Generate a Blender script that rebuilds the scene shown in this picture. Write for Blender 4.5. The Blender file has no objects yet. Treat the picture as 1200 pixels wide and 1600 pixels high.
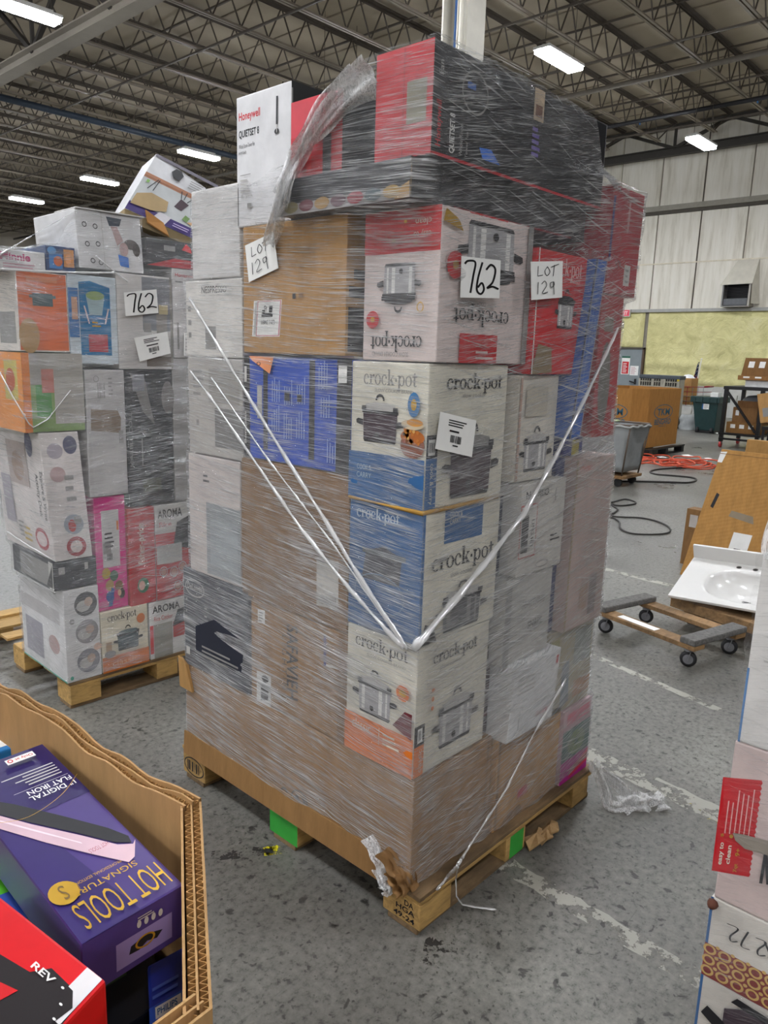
import bpy, bmesh, math, random
import numpy as np
from mathutils import Vector, Matrix
random.seed(7); RNG = np.random.RandomState(5)
S = bpy.context.scene; COL = S.collection
V3 = lambda *a: np.array(a, float)

# ---------------------------------------------------------------- camera
FPX, PITCH, ROLL, YAW = 1189.6, math.radians(11.703), math.radians(1.783), math.radians(47.469)
CAM = V3(-1.5017, -1.1873, 1.65)
_F = V3(0, math.cos(PITCH), -math.sin(PITCH)); _R = V3(1, 0, 0); _U = np.cross(_R, _F)
_c, _s = math.cos(ROLL), math.sin(ROLL)
_R, _U = _R*_c+_U*_s, _U*_c-_R*_s
_Z = np.array([[math.cos(YAW), math.sin(YAW), 0], [-math.sin(YAW), math.cos(YAW), 0], [0, 0, 1]])
CF, CR, CU = _Z@_F, _Z@_R, _Z@_U
cd = bpy.data.cameras.new('camera'); cam = bpy.data.objects.new('camera', cd); COL.objects.link(cam)
M = Matrix.Identity(4)
for i in range(3):
    M[i][0], M[i][1], M[i][2], M[i][3] = CR[i], CU[i], -CF[i], CAM[i]
cam.matrix_world = M
cd.sensor_fit = 'VERTICAL'; cd.sensor_height = 36; cd.sensor_width = 27; cd.lens = FPX/1600*36
cd.clip_start = .02; cd.clip_end = 300
S.camera = cam

# ---------------------------------------------------------------- exposure and light levels
S.view_settings.view_transform = 'Standard'; S.view_settings.look = 'None'
S.view_settings.gamma = 1; S.view_settings.use_curve_mapping = False
S.view_settings.exposure = 0.12
LAMP = 142.0
W = bpy.data.worlds.new('hall_air'); S.world = W; W.use_nodes = True
W.node_tree.nodes['Background'].inputs[0].default_value = (.9, .95, 1, 1)
W.node_tree.nodes['Background'].inputs[1].default_value = 0.0
S.cycles.transparent_max_bounces = 24
S.cycles.max_bounces = 7; S.cycles.diffuse_bounces = 4; S.cycles.glossy_bounces = 3
S.cycles.sample_clamp_indirect = 4.0

def ray(x, y): return CF*FPX+CR*(x-600)-CU*(y-800)
def at(x, y, ax, c):
    i = 'xyz'.index(ax); d = ray(x, y); return CAM+d*((c-CAM[i])/d[i])
def hit(x, y, o, n):
    d = ray(x, y); return CAM+d*(np.dot(o-CAM, n)/np.dot(d, n))

# ---------------------------------------------------------------- materials
MATS = {}
def lin(c):
    if isinstance(c, str):
        c = [int(c[i:i+2], 16)/255 for i in (0, 2, 4)]
    return tuple((x/12.92 if x <= .04045 else ((x+.055)/1.055)**2.4) for x in c[:3])+(1,)
def new_mat(name):
    m = bpy.data.materials.new(name); m.use_nodes = True
    nt = m.node_tree; return m, nt, nt.nodes['Principled BSDF']
def N(nt, t, **kw):
    n = nt.nodes.new('ShaderNode'+t)
    for k, v in kw.items():
        if k.startswith('i_'):
            key = k[2:]; key = int(key) if key.isdigit() else key.replace('_', ' ')
            n.inputs[key].default_value = v
        else: setattr(n, k, v)
    return n
def lk(nt, a, b): nt.links.new(a, b)
def ramp(nt, src, stops):
    r = N(nt, 'ValToRGB'); e = r.color_ramp.elements
    while len(e) < len(stops): e.new(.5)
    for k, (p, c) in enumerate(stops):
        e[k].position = p; e[k].color = c if len(c) == 4 else tuple(c)+(1,)
    lk(nt, src, r.inputs[0]); return r.outputs[0]
def G(v): return (v, v, v, 1)
def pm(c, rough=.5, var=.06, scale=9, spec=.4, metal=0, bump=0, name=None):
    """plain surface with a little procedural unevenness"""
    key = (c, rough, var, scale, spec, metal, bump)
    if key in MATS: return MATS[key]
    m, nt, b = new_mat(name or 'mat_%d' % len(MATS))
    col = lin(c)
    b.inputs['Roughness'].default_value = rough; b.inputs['Specular IOR Level'].default_value = spec
    b.inputs['Metallic'].default_value = metal
    if var:
        tc = N(nt, 'TexCoord'); nz = N(nt, 'TexNoise', i_Scale=scale, i_Detail=5, i_Roughness=.6)
        lk(nt, tc.outputs['Object'], nz.inputs['Vector'])
        lo = tuple(x*(1-var*2) for x in col[:3])+(1,); hi = tuple(min(1, x*(1+var*2)) for x in col[:3])+(1,)
        lk(nt, ramp(nt, nz.outputs[0], [(.3, lo), (.7, hi)]), b.inputs['Base Color'])
        if bump:
            bp = N(nt, 'Bump', i_Strength=bump, i_Distance=.01); lk(nt, nz.outputs[0], bp.inputs['Height']); lk(nt, bp.outputs[0], b.inputs['Normal'])
    else: b.inputs['Base Color'].default_value = col
    MATS[key] = m; return m
def card(c='9a7448'):
    key = ('card', c)
    if key in MATS: return MATS[key]
    m, nt, b = new_mat('cardboard'); col = lin(c)
    tc = N(nt, 'TexCoord'); mp = N(nt, 'Mapping'); mp.inputs['Scale'].default_value = (6, 6, 1.5)
    nz = N(nt, 'TexNoise', i_Scale=4, i_Detail=8, i_Roughness=.7); lk(nt, tc.outputs['Object'], mp.inputs[0]); lk(nt, mp.outputs[0], nz.inputs['Vector'])
    fl = N(nt, 'TexWave', i_Scale=60, i_Distortion=.6); lk(nt, tc.outputs['Object'], fl.inputs['Vector'])
    lk(nt, ramp(nt, nz.outputs[0], [(.3, tuple(x*.8 for x in col[:3])), (.7, tuple(min(1, x*1.15) for x in col[:3]))]), b.inputs['Base Color'])
    bp = N(nt, 'Bump', i_Strength=.12, i_Distance=.004); lk(nt, fl.outputs[1], bp.inputs['Height']); lk(nt, bp.outputs[0], b.inputs['Normal'])
    b.inputs['Roughness'].default_value = .7; b.inputs['Specular IOR Level'].default_value = .25
    MATS[key] = m; return m
def wood(c='b08a52', dirt=.5):
    key = ('wood', c, dirt)
    if key in MATS: return MATS[key]
    m, nt, b = new_mat('rough_wood'); col = lin(c)
    tc = N(nt, 'TexCoord'); mp = N(nt, 'Mapping'); mp.inputs['Scale'].default_value = (3, 14, 14)
    nz = N(nt, 'TexNoise', i_Scale=3, i_Detail=9, i_Roughness=.7, i_Distortion=.6)
    lk(nt, tc.outputs['Object'], mp.inputs[0]); lk(nt, mp.outputs[0], nz.inputs['Vector'])
    n2 = N(nt, 'TexNoise', i_Scale=5, i_Detail=4); lk(nt, tc.outputs['Object'], n2.inputs['Vector'])
    c1 = ramp(nt, nz.outputs[0], [(.3, tuple(x*.55 for x in col[:3])), (.55, col[:3]), (.8, tuple(min(1, x*1.25) for x in col[:3]))])
    c2 = ramp(nt, n2.outputs[0], [(.42, G(dirt)), (.62, G(1))])
    mx = N(nt, 'Mix', data_type='RGBA', blend_type='MULTIPLY'); mx.inputs[0].default_value = .8
    lk(nt, c1, mx.inputs[6]); lk(nt, c2, mx.inputs[7]); lk(nt, mx.outputs[2], b.inputs['Base Color'])
    bp = N(nt, 'Bump', i_Strength=.35, i_Distance=.004); lk(nt, nz.outputs[0], bp.inputs['Height']); lk(nt, bp.outputs[0], b.inputs['Normal'])
    b.inputs['Roughness'].default_value = .75
    MATS[key] = m; return m
def emis(c, s):
    m, nt, b = new_mat('lamp_glow'); b.inputs['Base Color'].default_value = lin(c)
    b.inputs['Emission Color'].default_value = lin(c); b.inputs['Emission Strength'].default_value = s
    return m
def film_mat(name, base=.10, streak=.8, angL=-.06, angR=.16, rough=.3, hazeR=.0, bump=1.0, white=1.0, gloss=.25, lowhaze=.10):
    """clear stretch film: transparent with glossy wrinkles, and milky stretched streaks that also paint in their glints"""
    m, nt, b = new_mat(name); out = nt.nodes['Material Output']
    uv = N(nt, 'TexCoord').outputs['UV']
    def mth(op, a, c):
        x = N(nt, 'Math', operation=op)
        for k, q in enumerate((a, c)):
            if isinstance(q, (int, float)): x.inputs[k].default_value = q
            else: lk(nt, q, x.inputs[k])
        return x.outputs[0]
    wz = N(nt, 'TexNoise', i_Scale=1.6, i_Detail=1); lk(nt, uv, wz.inputs['Vector'])
    sc = N(nt, 'VectorMath', operation='SCALE'); lk(nt, wz.outputs['Color'], sc.inputs[0]); sc.inputs['Scale'].default_value = .055
    wv = N(nt, 'VectorMath', operation='ADD'); lk(nt, uv, wv.inputs[0]); lk(nt, sc.outputs[0], wv.inputs[1])
    sep = N(nt, 'SeparateXYZ'); lk(nt, uv, sep.inputs[0])
    side = N(nt, 'MapRange', interpolation_type='SMOOTHSTEP'); side.inputs[1].default_value = -.04; side.inputs[2].default_value = .05
    lk(nt, sep.outputs[0], side.inputs[0])
    def streaks(ang, sx, sy, det, seed):
        rt = N(nt, 'Mapping'); rt.inputs['Rotation'].default_value = (0, 0, -ang); lk(nt, wv.outputs[0], rt.inputs[0])
        mp = N(nt, 'Mapping'); mp.inputs['Scale'].default_value = (sx, sy, 1); mp.inputs['Location'].default_value = (seed, seed*1.7, seed)
        lk(nt, rt.outputs[0], mp.inputs[0])
        nz = N(nt, 'TexNoise', i_Scale=1, i_Detail=det, i_Roughness=.55); lk(nt, mp.outputs[0], nz.inputs['Vector']); return nz.outputs[0]
    def mixv(a, c):
        x = N(nt, 'Mix', data_type='FLOAT'); lk(nt, side.outputs[0], x.inputs[0]); lk(nt, a, x.inputs[2]); lk(nt, c, x.inputs[3]); return x.outputs[0]
    A = mixv(streaks(angL, 4, 300, 2, 3), streaks(angR, 5, 290, 2, 9))
    B = mixv(streaks(angL*2+.03, 9, 640, 2, 5), streaks(angR*1.6, 12, 600, 2, 2))
    Cc = mixv(streaks(-angL-.12, 3, 120, 1, 14), streaks(-.18, 4, 130, 1, 21))
    D = mixv(streaks(angL-.1, 1.2, 38, 2, 31), streaks(angR+.1, 1.6, 40, 2, 37))
    big = N(nt, 'TexNoise', i_Scale=3.4, i_Detail=3); lk(nt, uv, big.inputs['Vector'])
    sA = ramp(nt, A, [(.56, G(0)), (.66, G(1))]); sB = ramp(nt, B, [(.56, G(0)), (.64, G(1))]); sC = ramp(nt, Cc, [(.63, G(0)), (.69, G(1))]); sD = ramp(nt, D, [(.5, G(0)), (.75, G(1))])
    sm = mth('ADD', mth('MULTIPLY', sA, .75), mth('ADD', mth('MULTIPLY', sB, .75), mth('ADD', mth('MULTIPLY', sC, .55), mth('MULTIPLY', sD, .3))))  # white streaks in the opacity mask stand in for glints on the wrinkles
    bigr = ramp(nt, big.outputs[0], [(.32, G(.3)), (.68, G(1.25))])
    haze = mth('MULTIPLY', ramp(nt, big.outputs[1], [(.4, G(0)), (.7, G(1))]), .14)
    fac = mth('ADD', mth('MULTIPLY', mth('MULTIPLY', sm, streak), bigr), mth('ADD', mth('ADD', base, haze), mth('MULTIPLY', side.outputs[0], hazeR)))
    low = N(nt, 'MapRange', interpolation_type='SMOOTHSTEP'); low.inputs[1].default_value = 1.7; low.inputs[2].default_value = .7; low.inputs[3].default_value = 0; low.inputs[4].default_value = lowhaze
    lk(nt, sep.outputs[1], low.inputs[0]); fac = mth('ADD', fac, low.outputs[0])
    fac = mth('MINIMUM', fac, .95)
    hsum = mth('ADD', mth('ADD', A, mth('MULTIPLY', D, 2.5)), mth('ADD', mth('MULTIPLY', B, .5), mth('MULTIPLY', Cc, .8)))
    bp = N(nt, 'Bump', i_Strength=bump, i_Distance=.03); lk(nt, hsum, bp.inputs['Height'])
    b.inputs['Base Color'].default_value = G(white); b.inputs['Roughness'].default_value = rough
    b.inputs['Specular IOR Level'].default_value = .8
    lk(nt, bp.outputs[0], b.inputs['Normal'])
    gl = N(nt, 'BsdfGlossy'); gl.inputs['Roughness'].default_value = .2; gl.inputs['Color'].default_value = G(1); lk(nt, bp.outputs[0], gl.inputs['Normal'])
    mg = N(nt, 'MixShader'); mg.inputs[0].default_value = gloss; lk(nt, b.outputs[0], mg.inputs[1]); lk(nt, gl.outputs[0], mg.inputs[2])
    tr = N(nt, 'BsdfTransparent'); tr.inputs[0].default_value = (.99, .99, .99, 1)
    mx = N(nt, 'MixShader'); lk(nt, fac, mx.inputs[0]); lk(nt, tr.outputs[0], mx.inputs[1]); lk(nt, mg.outputs[0], mx.inputs[2])
    lk(nt, mx.outputs[0], out.inputs[0]); return m

WHITE = pm('e4e2de', .42); CREAM = pm('d9d4c4', .45); BLACK = pm('141315', .4); DARK = pm('232226', .4)
GREYP = pm('8d8b88', .5); LGREY = pm('b9b6b2', .5); RED = pm('c01a24', .42); INK = pm('1c1c20', .5); BLUE = pm('2d5f93', .42)
ORANGE = pm('d87220', .42); PINKW = pm('d8c9c4', .5); STEEL = pm('a9a7a8', .3); PLUM = pm('3a2430', .35); GOLD = pm('d8ab3c', .35, metal=.6)
NAVY = pm('1b2440', .4); PURPLE = pm('3b2a6b', .35); TEAL = pm('27566b', .5); PAPER = pm('e9e8e4', .6, .03); CARD = card(); CARDD = card('84623c'); CARDL = card('b48a55')

# ---------------------------------------------------------------- mesh building
TXT = {}
def glyphs(s, bold=0.0):
    k = (s, bold)
    if k not in TXT:
        cu = bpy.data.curves.new('t', 'FONT'); cu.body = s; cu.offset = bold; cu.resolution_u = 3
        o = bpy.data.objects.new('t', cu); COL.objects.link(o)
        dg = bpy.context.evaluated_depsgraph_get(); me = bpy.data.meshes.new_from_object(o.evaluated_get(dg))
        v = np.array([x.co[:2] for x in me.vertices]); f = [tuple(p.vertices) for p in me.polygons]
        bpy.data.objects.remove(o); bpy.data.curves.remove(cu); bpy.data.meshes.remove(me)
        lo, hi = v.min(0), v.max(0); TXT[k] = ((v-lo)/(hi-lo), f)
    return TXT[k]

class MB:
    def __init__(s): s.v = []; s.f = []; s.m = []; s.sm = []; s.mats = []; s.uv = None
    def mi(s, m):
        if m not in s.mats: s.mats.append(m)
        return s.mats.index(m)
    def add(s, vs, fs, m, smooth=False):
        n = len(s.v); s.v.extend([tuple(map(float, p)) for p in vs]); k = s.mi(m)
        for f in fs: s.f.append(tuple(i+n for i in f)); s.m.append(k); s.sm.append(smooth)
        return s
    def hexa(s, c, m, bev=0.0):
        """c: 8 corners, bottom ring (4) then top ring (4), counter-clockwise from above"""
        bm = bmesh.new(); vs = [bm.verts.new(p) for p in c]
        for f in ((3, 2, 1, 0), (4, 5, 6, 7), (0, 1, 5, 4), (1, 2, 6, 5), (2, 3, 7, 6), (3, 0, 4, 7)): bm.faces.new([vs[i] for i in f])
        if bev: bmesh.ops.bevel(bm, geom=bm.edges[:], offset=bev, segments=2, affect='EDGES', profile=.6)
        bm.verts.index_update()
        s.add([v.co for v in bm.verts], [[v.index for v in f.verts] for f in bm.faces], m); bm.free(); return s
    def box(s, x0, x1, y0, y1, z0, z1, m, bev=0.0):
        return s.hexa([(x0, y0, z0), (x1, y0, z0), (x1, y1, z0), (x0, y1, z0), (x0, y0, z1), (x1, y0, z1), (x1, y1, z1), (x0, y1, z1)], m, bev)
    def bar(s, a, b, w, h, m, up=(0, 0, 1), bev=0):
        a, b = V3(*a), V3(*b); d = b-a; d = d/np.linalg.norm(d); u = V3(*up)
        if abs(np.dot(u, d)) > .98: u = V3(1, 0, 0)
        r = np.cross(d, u); r /= np.linalg.norm(r); u = np.cross(r, d); r = r*w/2; u = u*h/2
        return s.hexa([a-r-u, a+r-u, b+r-u, b-r-u, a-r+u, a+r+u, b+r+u, b-r+u], m, bev)
    def tube(s, pts, r, m, n=8, cap=True, flat=1.0, jit=0, smooth=True):
        pts = [V3(*p) for p in pts]; R = [r]*len(pts) if np.isscalar(r) else r; ring = []; prev = None
        for i, p in enumerate(pts):
            d = pts[min(i+1, len(pts)-1)]-pts[max(i-1, 0)]; d = d/(np.linalg.norm(d)+1e-9)
            if prev is None:
                u = np.cross(d, V3(0, 0, 1));
                if np.linalg.norm(u) < .1: u = np.cross(d, V3(1, 0, 0))
            else: u = prev-d*np.dot(prev, d)
            u = u/np.linalg.norm(u); prev = u; w = np.cross(d, u)
            for k in range(n):
                t = 2*math.pi*k/n; q = R[i]*(1+(RNG.rand()-.5)*jit)
                ring.append(p+(u*math.cos(t)*flat+w*math.sin(t))*q)
        fs = []
        for i in range(len(pts)-1):
            for k in range(n): a = i*n+k; b_ = i*n+(k+1) % n; fs.append((a, b_, b_+n, a+n))
        if cap: fs.append(tuple(range(n-1, -1, -1))); fs.append(tuple((len(pts)-1)*n+k for k in range(n)))
        return s.add(ring, fs, m, smooth)
    def cyl(s, a, b, r, m, n=20, r2=None): return s.tube([a, b], [r, r2 or r], m, n, smooth=False)
    def lathe(s, prof, c, axis, m, n=24):
        """prof: (radius, along axis)"""
        ax = V3(*axis); u = np.cross(ax, V3(0, 0, 1)) if abs(ax[2]) < .9 else V3(1, 0, 0); u /= np.linalg.norm(u); w = np.cross(ax, u)
        vs = []; fs = []
        for r, h in prof:
            for k in range(n): t = 2*math.pi*k/n; vs.append(V3(*c)+ax*h+(u*math.cos(t)+w*math.sin(t))*r)
        for i in range(len(prof)-1):
            for k in range(n): a = i*n+k; b_ = i*n+(k+1) % n; fs.append((a, b_, b_+n, a+n))
        return s.add(vs, fs, m, True)
    def build(s, name, parent=None, loc=None):
        me = bpy.data.meshes.new(name); off = V3(0, 0, 0)
        if loc is not None: off = V3(*loc)
        elif parent is not None:
            q = parent
            while q is not None: off = off+V3(*q.location); q = q.parent
        me.from_pydata([tuple(V3(*p)-off) for p in s.v], [], s.f)
        for m in s.mats: me.materials.append(m)
        me.polygons.foreach_set('material_index', s.m); me.polygons.foreach_set('use_smooth', s.sm)
        if s.uv is not None:
            l = me.uv_layers.new(name='UVMap'); idx = np.zeros(len(me.loops), int); me.loops.foreach_get('vertex_index', idx)
            l.data.foreach_set('uv', np.asarray(s.uv)[idx].astype(np.float32).ravel())
        me.validate(); me.update()
        o = bpy.data.objects.new(name, me); COL.objects.link(o)
        if parent is not None: o.parent = parent
        elif loc is not None: o.location = loc
        return o

def tag(o, label, cat, group=None):
    o['label'] = label; o['category'] = cat
    if group: o['group'] = group
    return o
def struct(o): o['kind'] = 'structure'; return o
def empty(name, label, cat, loc, group=None):
    e = bpy.data.objects.new(name, None); COL.objects.link(e); e.location = loc; e.empty_display_size = .1
    return tag(e, label, cat, group)
def dup(root, off):
    r = root.copy(); COL.objects.link(r); r.location = Vector(root.location)+Vector(off)
    for ch in list(root.children):
        c = ch.copy(); COL.objects.link(c); c.parent = r
        for g in list(ch.children):
            d = g.copy(); COL.objects.link(d); d.parent = c
    return r

EPS = .00035
class Fr:
    """a flat drawing frame on a face: o + u*U + v*V"""
    def __init__(s, mb, o, U, V, k=None):
        s.mb, s.o, s.U, s.V = mb, o, U, V; n = np.cross(U, V); s.N = n/np.linalg.norm(n); s.k = k if k is not None else [1]
    def p(s, u, v): return s.o+s.U*u+s.V*v+s.N*EPS*s.k[0]
    def sub(s, u0, v0, u1, v1): return Fr(s.mb, s.o+s.U*u0+s.V*v0, s.U*(u1-u0), s.V*(v1-v0), s.k)
    def flip(s): return Fr(s.mb, s.o+s.U+s.V, -s.U, -s.V, s.k)
    def rot(s): return Fr(s.mb, s.o+s.U, s.V, -s.U, s.k)      # u runs up, text reads upward
    def rotd(s): return Fr(s.mb, s.o+s.V, -s.V, s.U, s.k)      # u runs down
    def px(s, bl, br, tl):
        a, b, c = (hit(*q, s.o, s.N) for q in (bl, br, tl)); return Fr(s.mb, a, b-a, c-a, s.k)
    def on(s, mb): return Fr(mb, s.o, s.U, s.V, s.k)
    def poly(s, pts, m):
        s.mb.add([s.p(*q) for q in pts], [tuple(range(len(pts)))], m); s.k[0] += 1; return s
    def rect(s, u0, v0, u1, v1, m): return s.poly([(u0, v0), (u1, v0), (u1, v1), (u0, v1)], m)
    def pxpoly(s, pts, m):
        s.mb.add([hit(*q, s.o, s.N)+s.N*EPS*s.k[0] for q in pts], [tuple(range(len(pts)))], m); s.k[0] += 1; return s
    def ell(s, cu, cv, ru, rv, m, n=22, a0=0, a1=360):
        full = a1-a0 >= 360; c = n if full else n+1
        return s.poly([(cu+ru*math.cos(math.radians(a0+(a1-a0)*i/n)), cv+rv*math.sin(math.radians(a0+(a1-a0)*i/n))) for i in range(c)], m)
    def strip(s, A, B, m, k=True):
        vs = [s.p(*q) for q in A]+[s.p(*q) for q in B]; n = len(A)
        s.mb.add(vs, [(i, i+1, n+i+1, n+i) for i in range(n-1)], m)
        if k: s.k[0] += 1
        return s
    def ring(s, cu, cv, ru, rv, tu, tv, m, a0=0, a1=360, n=24, k=True):
        an = [math.radians(a0+(a1-a0)*i/n) for i in range(n+1)]
        return s.strip([(cu+ru*math.cos(t), cv+rv*math.sin(t)) for t in an], [(cu+(ru-tu)*math.cos(t), cv+(rv-tv)*math.sin(t)) for t in an], m, k)
    def text(s, t, u, v, w, h, m, bold=0.0):
        g, f = glyphs(t, bold); s.mb.add([s.p(u+w*a, v+h*b) for a, b in g], f, m); s.k[0] += 1; return s
    def lines(s, u0, v0, u1, v1, n, m, fill=.4):
        for i in range(n):
            v = v1-(v1-v0)*(i+.8)/n; s.rect(u0, v, u0+(u1-u0)*(.6+.4*random.random()), v+(v1-v0)/n*fill, m); s.k[0] -= 1
        s.k[0] += 1; return s
    def bars(s, u0, v0, u1, v1, m, n=16):
        u = u0; st = (u1-u0)/n/1.5
        while u < u1-st:
            w = st*random.choice((.4, .8, 1.2)); s.rect(u, v0, u+w, v1, m); s.k[0] -= 1; u += w+st*random.choice((.4, .7, 1))
        s.k[0] += 1; return s
    def stroke(s, pts, w, m, asp=1.0):
        """hand drawn pen line through points, w in u units, asp = U length / V length"""
        q = []
        P = [np.array(p, float) for p in pts]
        if len(P) > 2:
            for i in range(len(P)-1):
                a, b, c, d = P[max(i-1, 0)], P[i], P[i+1], P[min(i+2, len(P)-1)]
                for t in np.linspace(0, 1, 7)[:-1]:
                    q.append(.5*((2*b)+(-a+c)*t+(2*a-5*b+4*c-d)*t*t+(-a+3*b-3*c+d)*t**3))
            q.append(P[-1])
        else: q = P
        A, B = [], []
        for i, p in enumerate(q):
            d = q[min(i+1, len(q)-1)]-q[max(i-1, 0)]; d = d*np.array([asp, 1.0]); d /= np.linalg.norm(d)+1e-9
            n = np.array([-d[1]/asp, d[0]])*w*asp/2; A.append(p+n); B.append(p-n)
        return s.strip(A, B, m)
    # ---- serif lettering for the cooker cartons, drawn from strokes
    def logo(s, u, v, w, h, m, word='crock-pot'):
        adv = {'c': .92, 'r': .78, 'o': 1.0, 'k': 1.05, '-': .42, 'p': 1.08, 't': .72}
        tot = sum(adv[c] for c in word); e = w/tot; x = u; X = h*.50; b = v+h*.22; t1 = .23; k0 = s.k[0]
        def rc(a0, b0, a1, b1): s.rect(x+e*a0, b+X*b0, x+e*a1, b+X*b1, m); s.k[0] = k0
        for c in word:
            if c == 'o': s.ring(x+e*.5, b+X*.5, e*.46, X*.53, e*.2, X*.09, m, k=False)
            elif c == 'c':
                s.ring(x+e*.48, b+X*.5, e*.44, X*.53, e*.2, X*.09, m, 50, 318, k=False); rc(.62, .62, .84, .84)
            elif c == 'r':
                rc(.12, 0, .12+t1, 1); rc(.0, 0, .5, .09); rc(.0, .91, .3, 1); s.ring(x+e*.62, b+X*.55, e*.3, X*.46, e*.1, X*.14, m, 60, 165, 8, False); rc(.58, .72, .78, .98)
            elif c == 'k':
                rc(.12, 0, .12+t1, 1.55); rc(0, 0, .46, .09); rc(0, 1.46, .3, 1.55)
                s.poly([(x+e*.34, b+X*.42), (x+e*.42, b+X*.36), (x+e*.92, b+X*.95), (x+e*.78, b+X*.95)], m); s.k[0] = k0
                s.poly([(x+e*.42, b+X*.55), (x+e*.7, b), (x+e*1.0, b), (x+e*.6, b+X*.68)], m); s.k[0] = k0; rc(.6, 0, 1.06, .09); rc(.62, .9, 1.0, .98)
            elif c == '-': rc(.1, .38, .34, .66)
            elif c == 'p':
                rc(.14, -.5, .14+t1, 1); rc(.0, -.5, .5, -.41); rc(.0, .91, .3, 1); s.ring(x+e*.62, b+X*.5, e*.4, X*.53, e*.2, X*.09, m, -150, 150, 20, False)
            elif c == 't': rc(.2, .1, .2+t1, 1.3); rc(.02, .88, .68, 1); s.ring(x+e*.46, b+X*.2, e*.26, X*.22, e*.1, X*.12, m, 180, 330, 8, False)
            x += e*adv[c]
        s.k[0] += 1; return s
    def pot(s, u, v, w, h, body, lid=None, trim=None, hi=None):
        """printed slow cooker picture in the box u,v,w,h"""
        f = s.sub(u, v, u+w, v+h); trim = trim or BLACK; lid = lid or LGREY
        f.poly([(.16, .02), (.84, .02), (.87, .08), (.13, .08)], trim)
        f.poly([(.14, .08), (.86, .08), (.88, .62), (.12, .62)], body)
        if hi:
            f.rect(.2, .1, .27, .6, hi); f.k[0] -= 1; f.rect(.6, .1, .68, .6, hi); f.k[0] -= 1; f.rect(.76, .1, .8, .6, hi)
        f.rect(.1, .6, .9, .66, trim)
        f.poly([(.12, .66), (.88, .66), (.82, .78), (.62, .82), (.38, .82), (.18, .78)], lid)
        f.ring(.5, .86, .1, .13, .035, .05, trim, 0, 180, 12)
        f.poly([(-.02, .38), (.13, .34), (.13, .46), (.02, .48), (-.03, .45)], trim); f.poly([(1.02, .38), (.87, .34), (.87, .46), (.98, .48), (1.03, .45)], trim)
        f.ell(.45, .18, .045, .06, trim, 14); f.rect(.1, .66, .2, .74, trim); f.rect(.8, .66, .9, .74, trim)
        return s

class Carton:
    """one box: bevelled body, with its printing as thin faces of the same mesh"""
    def __init__(s, name, label, b, m, cat='box', lean=(0, 0), yaw=0, T=None, group=None, bev=.004):
        x0, x1, y0, y1, z0, z1 = b; s.T = T or (lambda p: p); cx, cy = (x0+x1)/2, (y0+y1)/2
        ca, sa = math.cos(yaw), math.sin(yaw)
        def w(x, y, z, t):
            dx, dy = x-cx, y-cy
            return s.T(V3(cx+dx*ca-dy*sa+lean[0]*t, cy+dx*sa+dy*ca+lean[1]*t, z))
        s.c = [w(x, y, z0, 0) for x, y in ((x0, y0), (x1, y0), (x1, y1), (x0, y1))]+[w(x, y, z1, 1) for x, y in ((x0, y0), (x1, y0), (x1, y1), (x0, y1))]
        s._fin(name, label, cat, group, m, bev)
    def _fin(s, name, label, cat, group, m, bev):
        s.mb = MB(); s.mb.hexa(s.c, m, bev); c = s.c
        s.name, s.label, s.cat, s.group = name, label, cat, group
        s.L = Fr(s.mb, c[3], c[0]-c[3], c[7]-c[3]); s.R = Fr(s.mb, c[0], c[1]-c[0], c[4]-c[0]); s.Tp = Fr(s.mb, c[7], c[4]-c[7], c[6]-c[7])
        s.kids = []
    def part(s, name):
        mb = MB(); s.kids.append((name, mb)); return mb
    def done(s):
        loc = sum(s.c[:4])/4; o = tag(s.mb.build(s.name, loc=loc), s.label, s.cat, s.group); s.o = o
        for n, mb in s.kids: mb.build(n, parent=o)
        return o
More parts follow.
